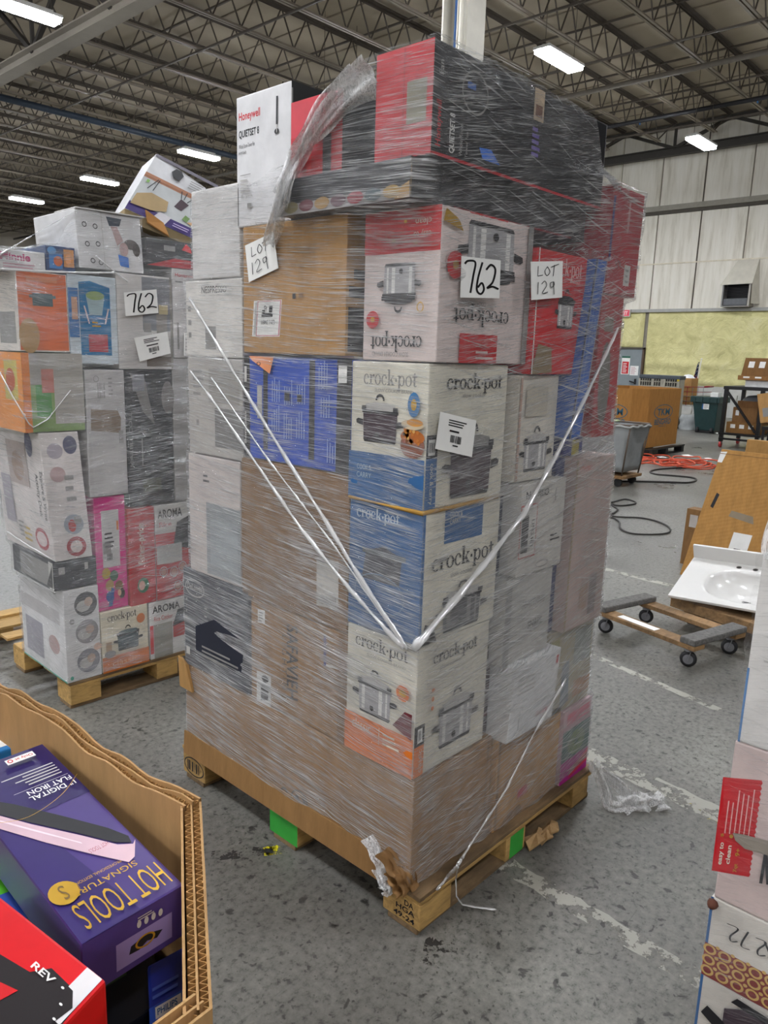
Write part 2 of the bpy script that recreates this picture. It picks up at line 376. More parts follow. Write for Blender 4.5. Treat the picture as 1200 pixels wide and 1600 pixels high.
# ================================================================ THE HALL
XW = 24.0
def floor_mat():
    m, nt, b = new_mat('worn_concrete'); tc = N(nt, 'TexCoord'); o = tc.outputs['Object']
    n1 = N(nt, 'TexNoise', i_Scale=.9, i_Detail=6, i_Roughness=.6); lk(nt, o, n1.inputs['Vector'])
    n2 = N(nt, 'TexNoise', i_Scale=40, i_Detail=8, i_Roughness=.72); lk(nt, o, n2.inputs['Vector'])
    n3 = N(nt, 'TexNoise', i_Scale=26, i_Detail=4, i_Roughness=.5, i_Distortion=.4); lk(nt, o, n3.inputs['Vector'])
    n4 = N(nt, 'TexVoronoi', i_Scale=9); n4.feature = 'DISTANCE_TO_EDGE'
    wv = N(nt, 'VectorMath', operation='ADD'); lk(nt, o, wv.inputs[0]); lk(nt, n3.outputs['Color'], wv.inputs[1]); lk(nt, wv.outputs[0], n4.inputs['Vector'])
    mp = N(nt, 'Mapping'); mp.inputs['Rotation'].default_value = (0, 0, .6); mp.inputs['Scale'].default_value = (1.2, 16, 1); lk(nt, o, mp.inputs[0])
    n5 = N(nt, 'TexNoise', i_Scale=2.2, i_Detail=5, i_Roughness=.7, i_Distortion=1.2); lk(nt, mp.outputs[0], n5.inputs['Vector'])
    def mul(a, c, f=1.0):
        x = N(nt, 'Mix', data_type='RGBA', blend_type='MULTIPLY'); x.inputs[0].default_value = f
        lk(nt, a, x.inputs[6]); lk(nt, c, x.inputs[7]); return x.outputs[2]
    c = ramp(nt, n1.outputs[0], [(.25, lin('54524d')), (.45, lin('6f6d67')), (.6, lin('7d7b74')), (.78, lin('98968e'))])
    c = mul(c, ramp(nt, n2.outputs[0], [(.36, G(.42)), (.46, G(.86)), (.62, G(1.12)), (.75, G(1.35))]))
    c = mul(c, ramp(nt, n3.outputs[0], [(.33, G(.3)), (.375, G(.92)), (.5, G(1))]))
    c = mul(c, ramp(nt, n5.outputs[0], [(.30, G(.55)), (.36, G(1))]), .8)
    n6 = N(nt, 'TexNoise', i_Scale=60, i_Detail=2); lk(nt, o, n6.inputs['Vector'])
    c = mul(c, ramp(nt, n6.outputs[0], [(.31, G(.4)), (.36, G(1))]), .8)
    lk(nt, c, b.inputs['Base Color'])
    lk(nt, ramp(nt, n1.outputs[0], [(.3, G(.24)), (.7, G(.5))]), b.inputs['Roughness'])
    bp = N(nt, 'Bump', i_Strength=.25, i_Distance=.01); lk(nt, n2.outputs[0], bp.inputs['Height']); lk(nt, bp.outputs[0], b.inputs['Normal'])
    b.inputs['Specular IOR Level'].default_value = .4
    return m
X0, X1, Y0, Y1, ZC = -22.0, XW, -22.0, 52.0, 9.05
struct(MB().box(X0-.2, X1+.2, Y0-.2, Y1+.2, -.2, 0, floor_mat()).build('floor'))
DECK = pm('a59a87', .8, .04, 1.2)
mb = MB().box(X0, X1, Y0, Y1, ZC, ZC+.1, DECK)
for i in range(31): mb.box(X0+i*1.52, X0+i*1.52+.03, Y0, Y1, ZC-.025, ZC, pm('877d6d', .8))
struct(mb.build('ceiling'))
WALLM = pm('c9c2b4', .8, .06, .8)
for nm, b in (('wall_far', (X0, X1, Y1, Y1+.2, 0, ZC)), ('wall_near', (X0, X1, Y0-.2, Y0, 0, ZC)), ('wall_left', (X0-.2, X0, Y0, Y1, 0, ZC))):
    struct(MB().box(*b, WALLM).build(nm))
def wall_mat():
    m, nt, b = new_mat('insulated_panel'); tc = N(nt, 'TexCoord'); o = tc.outputs['Object']
    mp = N(nt, 'Mapping'); mp.inputs['Scale'].default_value = (1, 3.5, .35); lk(nt, o, mp.inputs[0])
    n = N(nt, 'TexNoise', i_Scale=1.6, i_Detail=7, i_Roughness=.65); lk(nt, mp.outputs[0], n.inputs['Vector'])
    lk(nt, ramp(nt, n.outputs[0], [(.28, lin('bfb8a6')), (.5, lin('dcd7c9')), (.75, lin('e8e4da'))]), b.inputs['Base Color'])
    b.inputs['Roughness'].default_value = .55; return m
PANEL = wall_mat(); SEAM = pm('5c5348', .8); SEAML = pm('c5bda6', .7)
mb = MB().box(XW, XW+.2, Y0, Y1, 0, ZC, pm('8b8478', .8))
ys = [7.5+1.42*k for k in range(-9, 18)]
for za, zb in ((3.4, 4.84), (4.87, 6.48), (6.62, 8.95)):
    for k, y in enumerate(ys):
        mb.box(XW-.03, XW+.02, y+.02, y+1.40, za, zb, PANEL, .008)
        if k % 2 == 0: mb.bar((XW-.036, y+.01, za), (XW-.036, y+.01+.02*math.sin(k), zb), .02+.01*(k % 3), .012, SEAM if k % 4 else SEAML, (1, 0, 0))
struct(mb.build('wall_right'))
GIRT = pm('8e897d', .5, .05)
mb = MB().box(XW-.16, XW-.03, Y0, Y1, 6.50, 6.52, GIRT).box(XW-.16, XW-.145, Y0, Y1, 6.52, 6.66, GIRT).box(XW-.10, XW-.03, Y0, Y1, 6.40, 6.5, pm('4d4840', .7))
struct(mb.build('trim_1'))
struct(MB().box(XW-.05, XW-.02, Y0, Y1, 4.835, 4.875, pm('d8cfb8', .6)).build('trim_2'))
struct(MB().box(XW-.14, XW-.02, Y0, Y1, 3.30, 3.40, pm('a5a49f', .45, .05)).build('trim_3'))
# sprayed yellow foam on the lower wall
def foam(y0, y1, z0, z1, name):
    m, nt, b = new_mat('sprayed_foam'); tc = N(nt, 'TexCoord'); n = N(nt, 'TexNoise', i_Scale=2.2, i_Detail=8, i_Roughness=.65, i_Distortion=.5)
    lk(nt, tc.outputs['Object'], n.inputs['Vector'])
    lk(nt, ramp(nt, n.outputs[0], [(.3, lin('c8c184')), (.55, lin('ded79c')), (.8, lin('e8e2b4'))]), b.inputs['Base Color']); b.inputs['Roughness'].default_value = .7
    bp = N(nt, 'Bump', i_Strength=.7, i_Distance=.15); lk(nt, n.outputs[0], bp.inputs['Height']); lk(nt, bp.outputs[0], b.inputs['Normal'])
    ny, nz = max(8, int((y1-y0)/.12)), int((z1-z0)/.09); vs = []; fs = []
    for i in range(ny+1):
        for k in range(nz+1):
            y, z = y0+(y1-y0)*i/ny, z0+(z1-z0)*k/nz
            d = .05+.035*math.sin(y*2.1+3*math.sin(z*1.7))+.03*RNG.rand()+.07*math.exp(-((z-1.62)/.12)**2)*(1+.4*math.sin(y*5))
            edge = min(i, ny-i, k, nz-k)
            vs.append((XW-.03-(d if edge else .0), y, z))
    for i in range(ny):
        for k in range(nz): a = i*(nz+1)+k; fs.append((a, a+nz+1, a+nz+2, a+1))
    mb = MB().add(vs, fs, m, True); o = struct(mb.build(name)); return o
foam(-4.0, 10.33, .95, 3.30, 'wall_right_foam'); foam(10.45, 14.5, 2.12, 3.30, 'wall_right_foam_over_door')
struct(MB().box(XW-.06, XW-.03, -4, 10.33, 0, .95, pm('b9b8b2', .7, .08, 3)).build('baseboard_right'))
DOORM = pm('7f878a', .45, .05, 2)
mb = MB().box(XW-.10, XW-.03, 10.40, 11.60, 0, 2.08, DOORM, .006); d = mb.build('door_1'); struct(d)
mb = MB(); f = Fr(mb, V3(XW-.102, 11.12, 1.22), V3(0, -.3, 0), V3(0, 0, .62)); f.rect(0, 0, 1, 1, PAPER).rect(.1, .04, .9, .7, RED).rect(.0, .9, 1, 1, pm('1d5b46')).lines(.2, .1, .8, .65, 6, PAPER)
mb.build('notice', parent=d)
mb = MB(); f = Fr(mb, V3(XW-.102, 10.79, 1.2), V3(0, -.3, 0), V3(0, 0, .32)); f.rect(0, 0, 1, 1, PAPER).lines(.1, .1, .9, .9, 6, pm('c08f93')); mb.build('notice', parent=d)
MB().bar((XW-.16, 10.55, .95), (XW-.16, 10.75, 1.0), .03, .04, BLACK).box(XW-.16, XW-.1, 10.53, 10.58, .9, 1.08, BLACK).build('door_handle', parent=d)
struct(MB().box(XW-.13, XW-.03, 10.34, 10.40, 0, 2.14, pm('5b4a3d', .6)).box(XW-.13, XW-.03, 10.34, 11.7, 2.08, 2.14, pm('4d4740', .6)).build('trim_4'))
# exit sign beside the door
mb = MB().box(XW-.22, XW-.16, 10.93, 11.40, 3.16, 3.40, pm('d8d4cf', .5), .006)
f = Fr(mb, V3(XW-.22, 11.40, 3.16), V3(0, -.47, 0), V3(0, 0, .24)); f.rect(.04, .08, .96, .92, pm('e24a5e', .4, 0)).text('EXIT', .14, .24, .7, .5, pm('f5d5d5', .5, 0), .03)
o = tag(mb.build('exit_sign', loc=(XW-.19, 11.16, 3.16)), 'small red and white exit sign on the panel wall', 'sign')
MB().box(XW-.16, XW-.03, 11.1, 11.2, 3.2, 3.3, GREYP).build('bracket', parent=o)

# ---------------------------------------------------------------- roof steel
STEELD = pm('514a42', .6, .05, 3); STEELM = pm('7d7466', .55, .05, 3); GIRD = pm('8d867b', .55, .05, 2)
def joist_mb(xa, xb, zb=8.18, zt=8.92):
    mb = MB()
    for s in (-1, 1):
        mb.box(xa+.35, xb-1.0, s*.045-.022, s*.045+.022, zb, zb+.03, STEELM); mb.box(xa+.35, xb-1.0, s*.02-.004, s*.02+.004, zb, zb+.06, STEELM)
        mb.box(xa, xb, s*.05-.03, s*.05+.03, zt, zt+.04, STEELD); mb.box(xa, xb, s*.022-.004, s*.022+.004, zt-.05, zt, STEELD)
    n = int((xb-xa-1.4)/.72); st = (xb-xa-1.6)/n; x = xa+.5
    for i in range(n):
        mb.bar((x, 0, zb+.03), (x+st*.5, 0, zt), .024, .024, STEELD); mb.bar((x+st*.5, 0, zt), (x+st, 0, zb+.03), .024, .024, STEELD); x += st
    mb.bar((xa+.06, 0, zt), (xa+.5, 0, zb+.04), .03, .03, STEELD); mb.bar((xb-1.1, 0, zb+.04), (xb-.06, 0, zt), .03, .03, STEELD)
    return mb
def joists(xa, xb, ylist):
    o0 = None
    for y in ylist:
        if o0 is None: o0 = struct(joist_mb(xa, xb).build('roof_joist', loc=(xa, 0, 8.18))); o = o0
        else: o = o0.copy(); COL.objects.link(o)
        o.location.y = y
joists(6.55, 23.2, [6.42+1.667*k for k in range(-4, 26)])
joists(-9.7, 6.05, [6.42+1.667*k for k in range(1, 20)])
def girder(x, zb, y0, y1, wide, m, dm):
    mb = MB().box(x-wide/2, x+wide/2, y0, y1, zb, zb+.03, m).box(x-.02, x+.02, y0, y1, zb+.03, zb+.25, m).box(x-wide/2, x+wide/2, y0, y1, 8.86, 8.92, dm)
    mb.box(x-wide/2, x+wide/2, y0, y1, zb+.22, zb+.25, m)
    y = y0; p = 1.667
    while y < y1-.1:
        mb.bar((x, y, 8.88), (x, y+p, zb+.22), .09, .09, dm); mb.bar((x, y+p, zb+.22), (x, y+2*p, 8.88), .09, .09, dm); mb.bar((x, y+p, zb+.2), (x, y+p, 8.88), .07, .07, dm); y += 2*p
    return struct(mb.build('roof_girder'))
girder(6.3, 7.45, 6.42-1.667*5, 50, .32, GIRD, pm('35312d', .6)); girder(23.35, 8.02, 6.42-1.667*5, 50, .2, pm('37342f', .6), pm('37342f', .6))
mb = MB()
for x in (9.3, 12.4, 15.2, 18.2, 21.0):
    for z in (8.14, 8.88): mb.box(x-.02, x+.02, -.5, 50, z, z+.04, STEELD)
for x in (-1.5, 1.5, 4.2): mb.box(x-.02, x+.02, 8, 38, 8.14, 8.18, STEELD)
struct(mb.build('roof_bridging'))
mb = MB().tube([(16.6, 0, 8.06), (16.6, 50, 8.06)], .06, pm('6f695f', .5), 10).tube([(19.3, -.5, 8.0), (19.3, 50, 8.0)], .055, pm('26262a', .45), 10)
for y in range(2, 50, 3): mb.bar((16.6, y, 8.1), (16.6, y, 8.9), .015, .015, STEELD).bar((19.3, y+.4, 8.05), (19.3, y+.4, 8.9), .015, .015, STEELD).bar((19.3, y+1, 7.9), (19.3, y+1, 8.0), .03, .03, BLUE)
struct(mb.build('sprinkler_pipe'))
struct(MB().tube([(6.6, 21.7, 8.1), (23, 21.7, 8.1)], .09, pm('2f3a48', .45), 10).build('roof_pipe'))
# steel column behind the wrapped stack
cw = pm('cfcabd', .45, .06, 2)
cx, cy = 6.3, 4.95
mb = MB().box(cx-.17, cx+.17, cy-.19, cy-.165, 0, 7.45, cw, .002).box(cx-.17, cx+.17, cy+.165, cy+.19, 0, 7.45, cw, .002).box(cx-.012, cx+.012, cy-.17, cy+.17, 0, 7.45, cw).box(cx-.25, cx+.25, cy-.25, cy+.25, 0, .025, GREYP)
mb.tube([(cx-.06, cy+.06, .3), (cx-.06, cy+.06, 7.4)], .022, pm('3f66a0', .4), 8).tube([(cx-.1, cy+.0, .3), (cx-.1, cy+.0, 7.4)], .016, cw, 8).tube([(cx-.19, cy-.12, 1.2), (cx-.19, cy-.12, 7.4)], .03, cw, 8)
struct(mb.build('column'))
# light fixtures: twin-tube high bays on thin wires
GLOW = emis('f4f8ff', LAMP); HOUS = pm('d5d5d2', .4)
fx = empty('light_fixture', '', 'light fixture', (11.7, 6.95, 7.0), 'rows of bright high bay light fixtures')
def fixture():
    h = MB().box(-.62, .62, -.17, .17, .0, .05, HOUS, .01).box(-.5, .5, -.08, .08, .05, .11, HOUS, .01)
    d = MB()
    d.box(-.60, .60, -.15, .15, -.065, -.001, GLOW, .01)
    w = [MB().tube([(x, 0, .1), (x, 0, 2.05)], .006, STEELD, 5) for x in (-.5, .5)]
    for n, b in (('housing', h), ('diffuser', d), ('hanging_wire', w[0]), ('hanging_wire', w[1])):
        o = b.build(n, parent=None); o.parent = fx
fixture()
SEEN = {(11.7, 6.95): 'brightest wide light fixture above the black box on top of the tall stack', (18.5, 6.95): 'light fixture hanging close to the wall girder at the far panel wall',
        (11.7, 18.4): 'long light fixture just left of the white tower fan box, nearest of the receding row', (11.7, 24.15): 'middle light fixture of the receding row, right above the peak of the shorter stack',
        (11.7, 29.9): 'small far light fixture at the lower end of the receding row', (4.5, 12.7): 'light fixture in the upper corner beside the wide roof girder'}
rest = 'ceiling light fixture hidden behind the wrapped stacks or hanging behind the viewer'
first = True
for X in (-16.5, -9.5, -2.6, 4.5, 11.7, 18.5):
    for Y in (-16, -10.3, -4.55, 1.2, 6.95, 12.7, 18.4, 24.15, 29.9, 35.65, 41.4):
        if X == 18.5 and Y > 25 or X < -3 and Y > 25 or Y < -5 and X > -9 or Y < 0 and X > 8: continue
        o = fx if (X, Y) == (11.7, 6.95) else dup(fx, (X-11.7, Y-6.95, 0))
        o['label'] = SEEN.get((X, Y), rest)
# floor paint, worn
def paint_mat(c, thr, sc=14):
    m, nt, b = new_mat('worn_paint'); b.inputs['Base Color'].default_value = lin(c); b.inputs['Roughness'].default_value = .5
    tc = N(nt, 'TexCoord'); n = N(nt, 'TexNoise', i_Scale=sc, i_Detail=7, i_Roughness=.7); lk(nt, tc.outputs['Object'], n.inputs['Vector'])
    tr = N(nt, 'BsdfTransparent'); mx = N(nt, 'MixShader'); lk(nt, ramp(nt, n.outputs[0], [(thr, G(0)), (thr+.05, G(1))]), mx.inputs[0])
    lk(nt, tr.outputs[0], mx.inputs[1]); lk(nt, b.outputs[0], mx.inputs[2]); lk(nt, mx.outputs[0], nt.nodes['Material Output'].inputs[0]); return m
PNT = paint_mat('a5a297', .45, 11)
def paint(name, pts, w, m):
    P = [at(x, y, 'z', 0) for x, y in pts]; d = P[-1]-P[0]; d /= np.linalg.norm(d); n = V3(-d[1], d[0], 0); A = []; B = []; L = 24
    for i in range(L+1):
        t = i/L*(len(P)-1); k = min(int(t), len(P)-2); p = P[k]+(P[k+1]-P[k])*(t-k); p[2] = .0012
        A.append(p+n*w*(.5+.16*(RNG.rand()-.5))); B.append(p-n*w*(.5+.16*(RNG.rand()-.5)))
    return struct(MB().add(A+B, [(i, L+1+i, L+2+i, i+1) for i in range(L)], m).build(name))
paint('floor_paint', [(780, 1345), (1140, 1560)], .075, PNT); paint('floor_paint', [(900, 1170), (1150, 1285)], .11, PNT)
paint('floor_paint', [(880, 1005), (1125, 1110)], .05, PNT); paint('floor_paint', [(900, 878), (1060, 918)], .07, PNT)
paint('floor_tape', [(412, 1331), (441, 1327)], .045, paint_mat('e0d21c', .47, 30)); paint('floor_tape_residue', [(330, 1338), (432, 1328)], .05, paint_mat('2f2d2b', .5, 20))
paint('floor_stain', [(660, 1490), (712, 1500)], .12, paint_mat('2c2a28', .52, 12)); paint('floor_scuff', [(1080, 1255), (1125, 1295)], .03, paint_mat('c9b93a', .56, 30))
# ================================================================ PALLETS AND FILM
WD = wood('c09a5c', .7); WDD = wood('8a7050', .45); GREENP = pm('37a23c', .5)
def pallet(label, T, Lx, Ly, top, painted=True, stamp=False, m=None, md=None, blocks_only=True):
    m = m or WD; md = md or WDD; o0 = T(V3(Lx/2, Ly/2, 0)); e = empty('wooden_pallet', label, 'pallet', o0)
    def tb(mb, x0, x1, y0, y1, z0, z1, mm, bev=.003):
        return mb.hexa([T(V3(*p)) for p in ((x0, y0, z0), (x1, y0, z0), (x1, y1, z0), (x0, y1, z0), (x0, y0, z1), (x1, y0, z1), (x1, y1, z1), (x0, y1, z1))], mm, bev)
    bw = .145; yy = (0, Ly/2-bw/2, Ly-bw); xx = (0, Lx/2-bw/2, Lx-bw)
    for y in yy:
        tb(MB(), 0, Lx, y+.01, y+bw-.02, 0, .018, md).build('bottom_board', parent=e)
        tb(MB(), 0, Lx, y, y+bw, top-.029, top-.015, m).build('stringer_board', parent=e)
        for x in xx:
            mb = tb(MB(), x, x+bw-(.03 if x else 0), y, y+bw, .0185, top-.0295, m)
            c = [T(V3(x, y+bw, .0185)), T(V3(x, y, .0185)), T(V3(x, y+bw, top-.0295))]; f = Fr(mb, c[0], c[1]-c[0], c[2]-c[0])
            if painted and y == yy[1] and x == 0: f.rect(0, 0, 1, 1, GREENP)
            if painted and x == xx[1] and y == 0:
                c = [T(V3(x, 0, .0185)), T(V3(x+bw-.03, 0, .0185)), T(V3(x, 0, top-.0295))]; Fr(mb, c[0], c[1]-c[0], c[2]-c[0]).rect(.2, 0, .9, 1, GREENP)
            if stamp and x == 0 and y == 0: f.text('DA', .58, .68, .24, .22, INK, .02).text('HGA', .36, .4, .5, .22, INK, .02).text('49-24', .3, .1, .56, .22, INK, .02)
            if stamp and x == 0 and y == yy[2]: f.ring(.5, .5, .46, .46, .04, .06, INK).bars(.2, .25, .8, .75, INK, 8)
            mb.build('block', parent=e)
    n = 7; w = .1
    for i in range(n):
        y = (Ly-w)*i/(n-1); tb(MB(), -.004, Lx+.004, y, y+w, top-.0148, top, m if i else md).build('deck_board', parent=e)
    return e

def hull(P):
    P = sorted(set(map(tuple, np.round(P, 4))))
    def half(P):
        h = []
        for p in P:
            while len(h) > 1 and (h[-1][0]-h[-2][0])*(p[1]-h[-2][1])-(h[-1][1]-h[-2][1])*(p[0]-h[-2][0]) <= 0: h.pop()
            h.append(p)
        return h[:-1]
    return np.array(half(P)+half(P[::-1]))
class Film:
    """stretch film pulled round a stack: convex outline of the boxes at every height"""
    def __init__(s, cartons, c, zlo, zhi, corner, nth=640, off=.008, closing=6, limit=None, extra=None):
        s.c = np.array(c, float); s.nth = nth; s.dz = .01; s.z = np.arange(zlo, zhi+.005, s.dz); s.corner = np.array(corner, float)
        th = np.linspace(-math.pi, math.pi, nth, endpoint=False); s.th = th; D = np.stack([np.cos(th), np.sin(th)], 1)
        R = np.zeros((len(s.z), nth)); last = None
        for k, z in enumerate(s.z):
            P = []
            for q in cartons:
                cc = np.array(q.c); a, b = cc[:4, 2].min(), cc[4:, 2].max()
                if a-.012 <= z <= b+.012:
                    if limit and limit(q, z): continue
                    t = min(1, max(0, (z-a)/(b-a))); P.extend((cc[:4, :2]*(1-t)+cc[4:, :2]*t).tolist())
            if extra: P.extend(extra(z))
            if len(P) < 3: R[k] = R[k-1] if k else .3; continue
            h = hull(np.array(P)); r = np.full(nth, 9.)
            for i in range(len(h)):
                a, b = h[i], h[(i+1) % len(h)]; n = np.array([b[1]-a[1], a[0]-b[0]]); n /= np.linalg.norm(n)+1e-12
                nd = D@n; w = n@(a-s.c); ok = nd > 1e-6; r[ok] = np.minimum(r[ok], np.maximum(w, .01)/nd[ok])
            R[k] = r+off
        # film bridges small steps, then sags a little
        def run(R, f, w): 
            Q = [np.roll(R, 0, 0)]
            for d in range(1, w+1):
                up = np.vstack([R[d:], np.repeat(R[-1:], d, 0)]); dn = np.vstack([np.repeat(R[:1], d, 0), R[:-d]]); Q += [up, dn]
            return f(np.stack(Q), axis=0)
        cl = run(run(R, np.max, closing), np.min, closing)
        for _ in range(3): cl = (np.vstack([cl[1:], cl[-1:]])+cl*2+np.vstack([cl[:1], cl[:-1]]))/4
        R = np.maximum(R, cl)
        # wrinkles: slow bulges and long horizontal ridges
        zz = s.z[:, None]
        for _ in range(10):
            fz, ft, ph = RNG.uniform(20, 90), RNG.randint(2, 12), RNG.uniform(0, 6.28, 2)
            R = R+.0009*np.sin(fz*zz+ph[0]+1.5*np.sin(ft*th[None]+ph[1]))
        s.R = R+.002
        mid = R[len(R)//2]; P = s.c+D*mid[:, None]; seg = np.linalg.norm(np.roll(P, -1, 0)-P, axis=1); arc = np.concatenate([[0], np.cumsum(seg)[:-1]])
        ca = math.atan2(*(s.corner-s.c)[::-1]); k = int(np.argmin(np.abs(np.angle(np.exp(1j*(th-ca)))))); tot = seg.sum()
        s.arc = (arc-arc[k]+tot/2) % tot-tot/2
    def r(s, th, z):
        i = (th+math.pi)/(2*math.pi)*s.nth; i0 = np.floor(i).astype(int); fi = i-i0; k = np.clip((z-s.z[0])/s.dz, 0, len(s.z)-1.001); k0 = np.floor(k).astype(int); fk = k-k0
        a, b = i0 % s.nth, (i0+1) % s.nth; R = s.R
        return (R[k0, a]*(1-fi)+R[k0, b]*fi)*(1-fk)+(R[k0+1, a]*(1-fi)+R[k0+1, b]*fi)*fk
    def hit(s, x, y, off=.0):
        d = ray(x, y); d = d/np.linalg.norm(d); t = np.arange(.6, 7, .004); P = CAM+d*t[:, None]; q = P[:, :2]-s.c
        ins = np.hypot(q[:, 0], q[:, 1]) < s.r(np.arctan2(q[:, 1], q[:, 0]), P[:, 2])+off
        ins &= (P[:, 2] > s.z[0])
        return P[np.argmax(ins)] if ins.any() else P[400]
    def mesh(s, m, zb, zt, name='wrap', back=True):
        """zb, zt: lower and upper edge as functions of arc length from the near corner"""
        rows = 200; order = np.argsort(s.arc); vs = []; uv = []
        for i in order:
            a = s.arc[i]; lo, hi = zb(a), zt(a)
            z = np.linspace(lo, hi, rows+1); r = s.r(np.full(rows+1, s.th[i]), z); x = s.c[0]+r*math.cos(s.th[i]); y = s.c[1]+r*math.sin(s.th[i])
            vs.append(np.stack([x, y, z], 1)); uv.append(np.stack([np.full(rows+1, a), z], 1))
        n = len(order); mb = MB(); fs = []
        for i in range(n):
            j = (i+1) % n
            for k in range(rows): fs.append((i*(rows+1)+k, j*(rows+1)+k, j*(rows+1)+k+1, i*(rows+1)+k+1))
        mb.add(np.concatenate(vs), fs, m, True); mb.uv = np.concatenate(uv); return mb
def smooth(P, n=8):
    P = [np.array(p) for p in P]; o = []
    for i in range(len(P)-1):
        a, b, c, d = P[max(i-1, 0)], P[i], P[i+1], P[min(i+2, len(P)-1)]
        for t in np.linspace(0, 1, n, endpoint=False): o.append(.5*((2*b)+(-a+c)*t+(2*a-5*b+4*c-d)*t*t+(-a+3*b-3*c+d)*t**3))
    return o+[P[-1]]
def interp(pts):
    xs, ys = zip(*pts); return lambda a: float(np.interp(a, xs, ys))
BUNCH = film_mat('bunched_film', .5, .6, .5, .5, .22, 0, .3, .95, .4)
def loose_mat():
    m, nt, b = new_mat('loose_film'); b.inputs['Base Color'].default_value = G(.97); b.inputs['Roughness'].default_value = .25; b.inputs['Specular IOR Level'].default_value = .8
    tc = N(nt, 'TexCoord'); mp = N(nt, 'Mapping'); mp.inputs['Scale'].default_value = (110, 110, 14); lk(nt, tc.outputs['Object'], mp.inputs[0])
    n = N(nt, 'TexNoise', i_Scale=1, i_Detail=4, i_Roughness=.65, i_Distortion=1.5); lk(nt, mp.outputs[0], n.inputs['Vector'])
    bp = N(nt, 'Bump', i_Strength=.7, i_Distance=.006); lk(nt, n.outputs[0], bp.inputs['Height']); lk(nt, bp.outputs[0], b.inputs['Normal'])
    tr = N(nt, 'BsdfTransparent'); mx = N(nt, 'MixShader'); lk(nt, ramp(nt, n.outputs[0], [(.34, G(.22)), (.54, G(.8)), (.68, G(.95))]), mx.inputs[0])
    lk(nt, tr.outputs[0], mx.inputs[1]); lk(nt, b.outputs[0], mx.inputs[2]); lk(nt, mx.outputs[0], nt.nodes['Material Output'].inputs[0]); return m
LOOSE = loose_mat()
def strand(film, pts, r, mb, off=.006, flat=.45, n=60, r2=None):
    P = np.array(pts, float); t = np.linspace(0, len(P)-1, n); i = np.minimum(t.astype(int), len(P)-2)
    Q = P[i]+(P[i+1]-P[i])*(t-i)[:, None]
    mb.tube([film.hit(*q, off=off) for q in Q], [(r+((r2 or r)-r)*k/n)*(1+.25*math.sin(k*.7)+.3*RNG.rand()) for k in range(n)], BUNCH, 7, flat=flat, jit=.5)
    return mb
def sheet(film, c, label, cat, draw, group=None, off=.004, m=None, n=6, name='paper_sheet', bend=.004):
    """paper stuck on the film: px corners BL, BR, TR, TL; draw(fr) gets a flat frame"""
    P = [film.hit(*q, off=off) for q in c]; U = P[1]-P[0]; V = P[3]-P[0]
    mb = MB(); f = Fr(mb, P[0], U, V); cor = lambda u, v: P[0]*(1-u)*(1-v)+P[1]*u*(1-v)+P[2]*u*v+P[3]*(1-u)*v+f.N*.003
    vs = [cor(i/n, k/n) for k in range(n+1) for i in range(n+1)]; vs += [p-f.N*.0012 for p in vs]; K = (n+1)**2
    fs = [(k*(n+1)+i, k*(n+1)+i+1, (k+1)*(n+1)+i+1, (k+1)*(n+1)+i) for k in range(n) for i in range(n)]; fs += [tuple(K+q for q in t[::-1]) for t in fs]
    mb.add(vs, fs, m or PAPER); f.p = lambda u, v: cor(u, v)+f.N*EPS*f.k[0]
    draw(f); return tag(mb.build(name, loc=sum(P)/4), label, cat, group)
def hand762(f):
    w = .05
    f.stroke([(.08, .82), (.16, .9), (.34, .88), (.30, .55), (.24, .12)], w, BLACK, 1)
    f.stroke([(.52, .9), (.42, .5), (.40, .2), (.50, .1), (.58, .22), (.52, .38), (.42, .26)], w, BLACK).stroke([(.62, .72), (.74, .86), (.86, .74), (.80, .42), (.66, .26), (.80, .30), (.96, .24)], w, BLACK)
def hand129(f, tilt=0):
    w = .02
    f.stroke([(.22, .88), (.2, .62)], w, INK).stroke([(.2, .62), (.36, .64)], w, INK)
    f.stroke([(.5, .86), (.42, .74), (.48, .62), (.58, .72), (.5, .86)], w, INK)
    f.stroke([(.72, .9), (.68, .6)], w, INK).stroke([(.6, .84), (.86, .92)], w, INK)
    f.stroke([(.2, .46), (.18, .14)], w, INK).stroke([(.3, .4), (.4, .48), (.46, .36), (.32, .16), (.5, .18)], w, INK)
    f.stroke([(.68, .44), (.58, .42), (.6, .3), (.7, .36), (.68, .44), (.7, .1)], w, INK)
def barlabel(f): f.lines(.25, .68, .75, .88, 3, INK, .5).lines(.3, .52, .7, .62, 1, INK, .5).bars(.34, .26, .66, .46, INK, 18).lines(.42, .16, .58, .22, 1, INK, .6)
# ================================================================ THE TALL WRAPPED STACK
ID = lambda p: p
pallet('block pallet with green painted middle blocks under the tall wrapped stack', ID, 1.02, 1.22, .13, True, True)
A = []       # cartons of this stack
def box(label, b, m, name='carton', cat='box', **k):
    q = Carton(name, label, b, m, cat, **k); A.append(q); return q
SC = 'slow_cooker_carton'
# --- bottom tier
q = box('wide brown carton with round black recycling marks, lowest box on the pallet with green blocks', (0, .385, .045, 1.19, .1305, .475), CARD, 'cardboard_carton')
f = q.L.px((395, 1232), (445, 1250), (395, 1205)); f.lines(.0, .1, 1, 1, 4, CARDD)
for cx, cy, rr in ((444, 1236, 5), (447, 1250, 5)): a = q.L.px((cx-rr, cy+rr), (cx+rr, cy+rr+4), (cx-rr, cy-rr-3)); a.ring(.5, .5, .5, .5, .2, .2, INK)
a = q.L.px((455, 1262), (481, 1276), (455, 1228)); a.ring(.5, .5, .5, .5, .06, .06, INK).poly([(.1, .6), (.4, .75), (.6, .5), (.5, .3), (.2, .35)], INK).poly([(.6, .85), (.9, .6), (.8, .5)], INK).poly([(.55, .3), (.85, .25), (.7, .08), (.5, .1)], INK)
q.R.rect(.93, .02, .955, .98, CARDD)
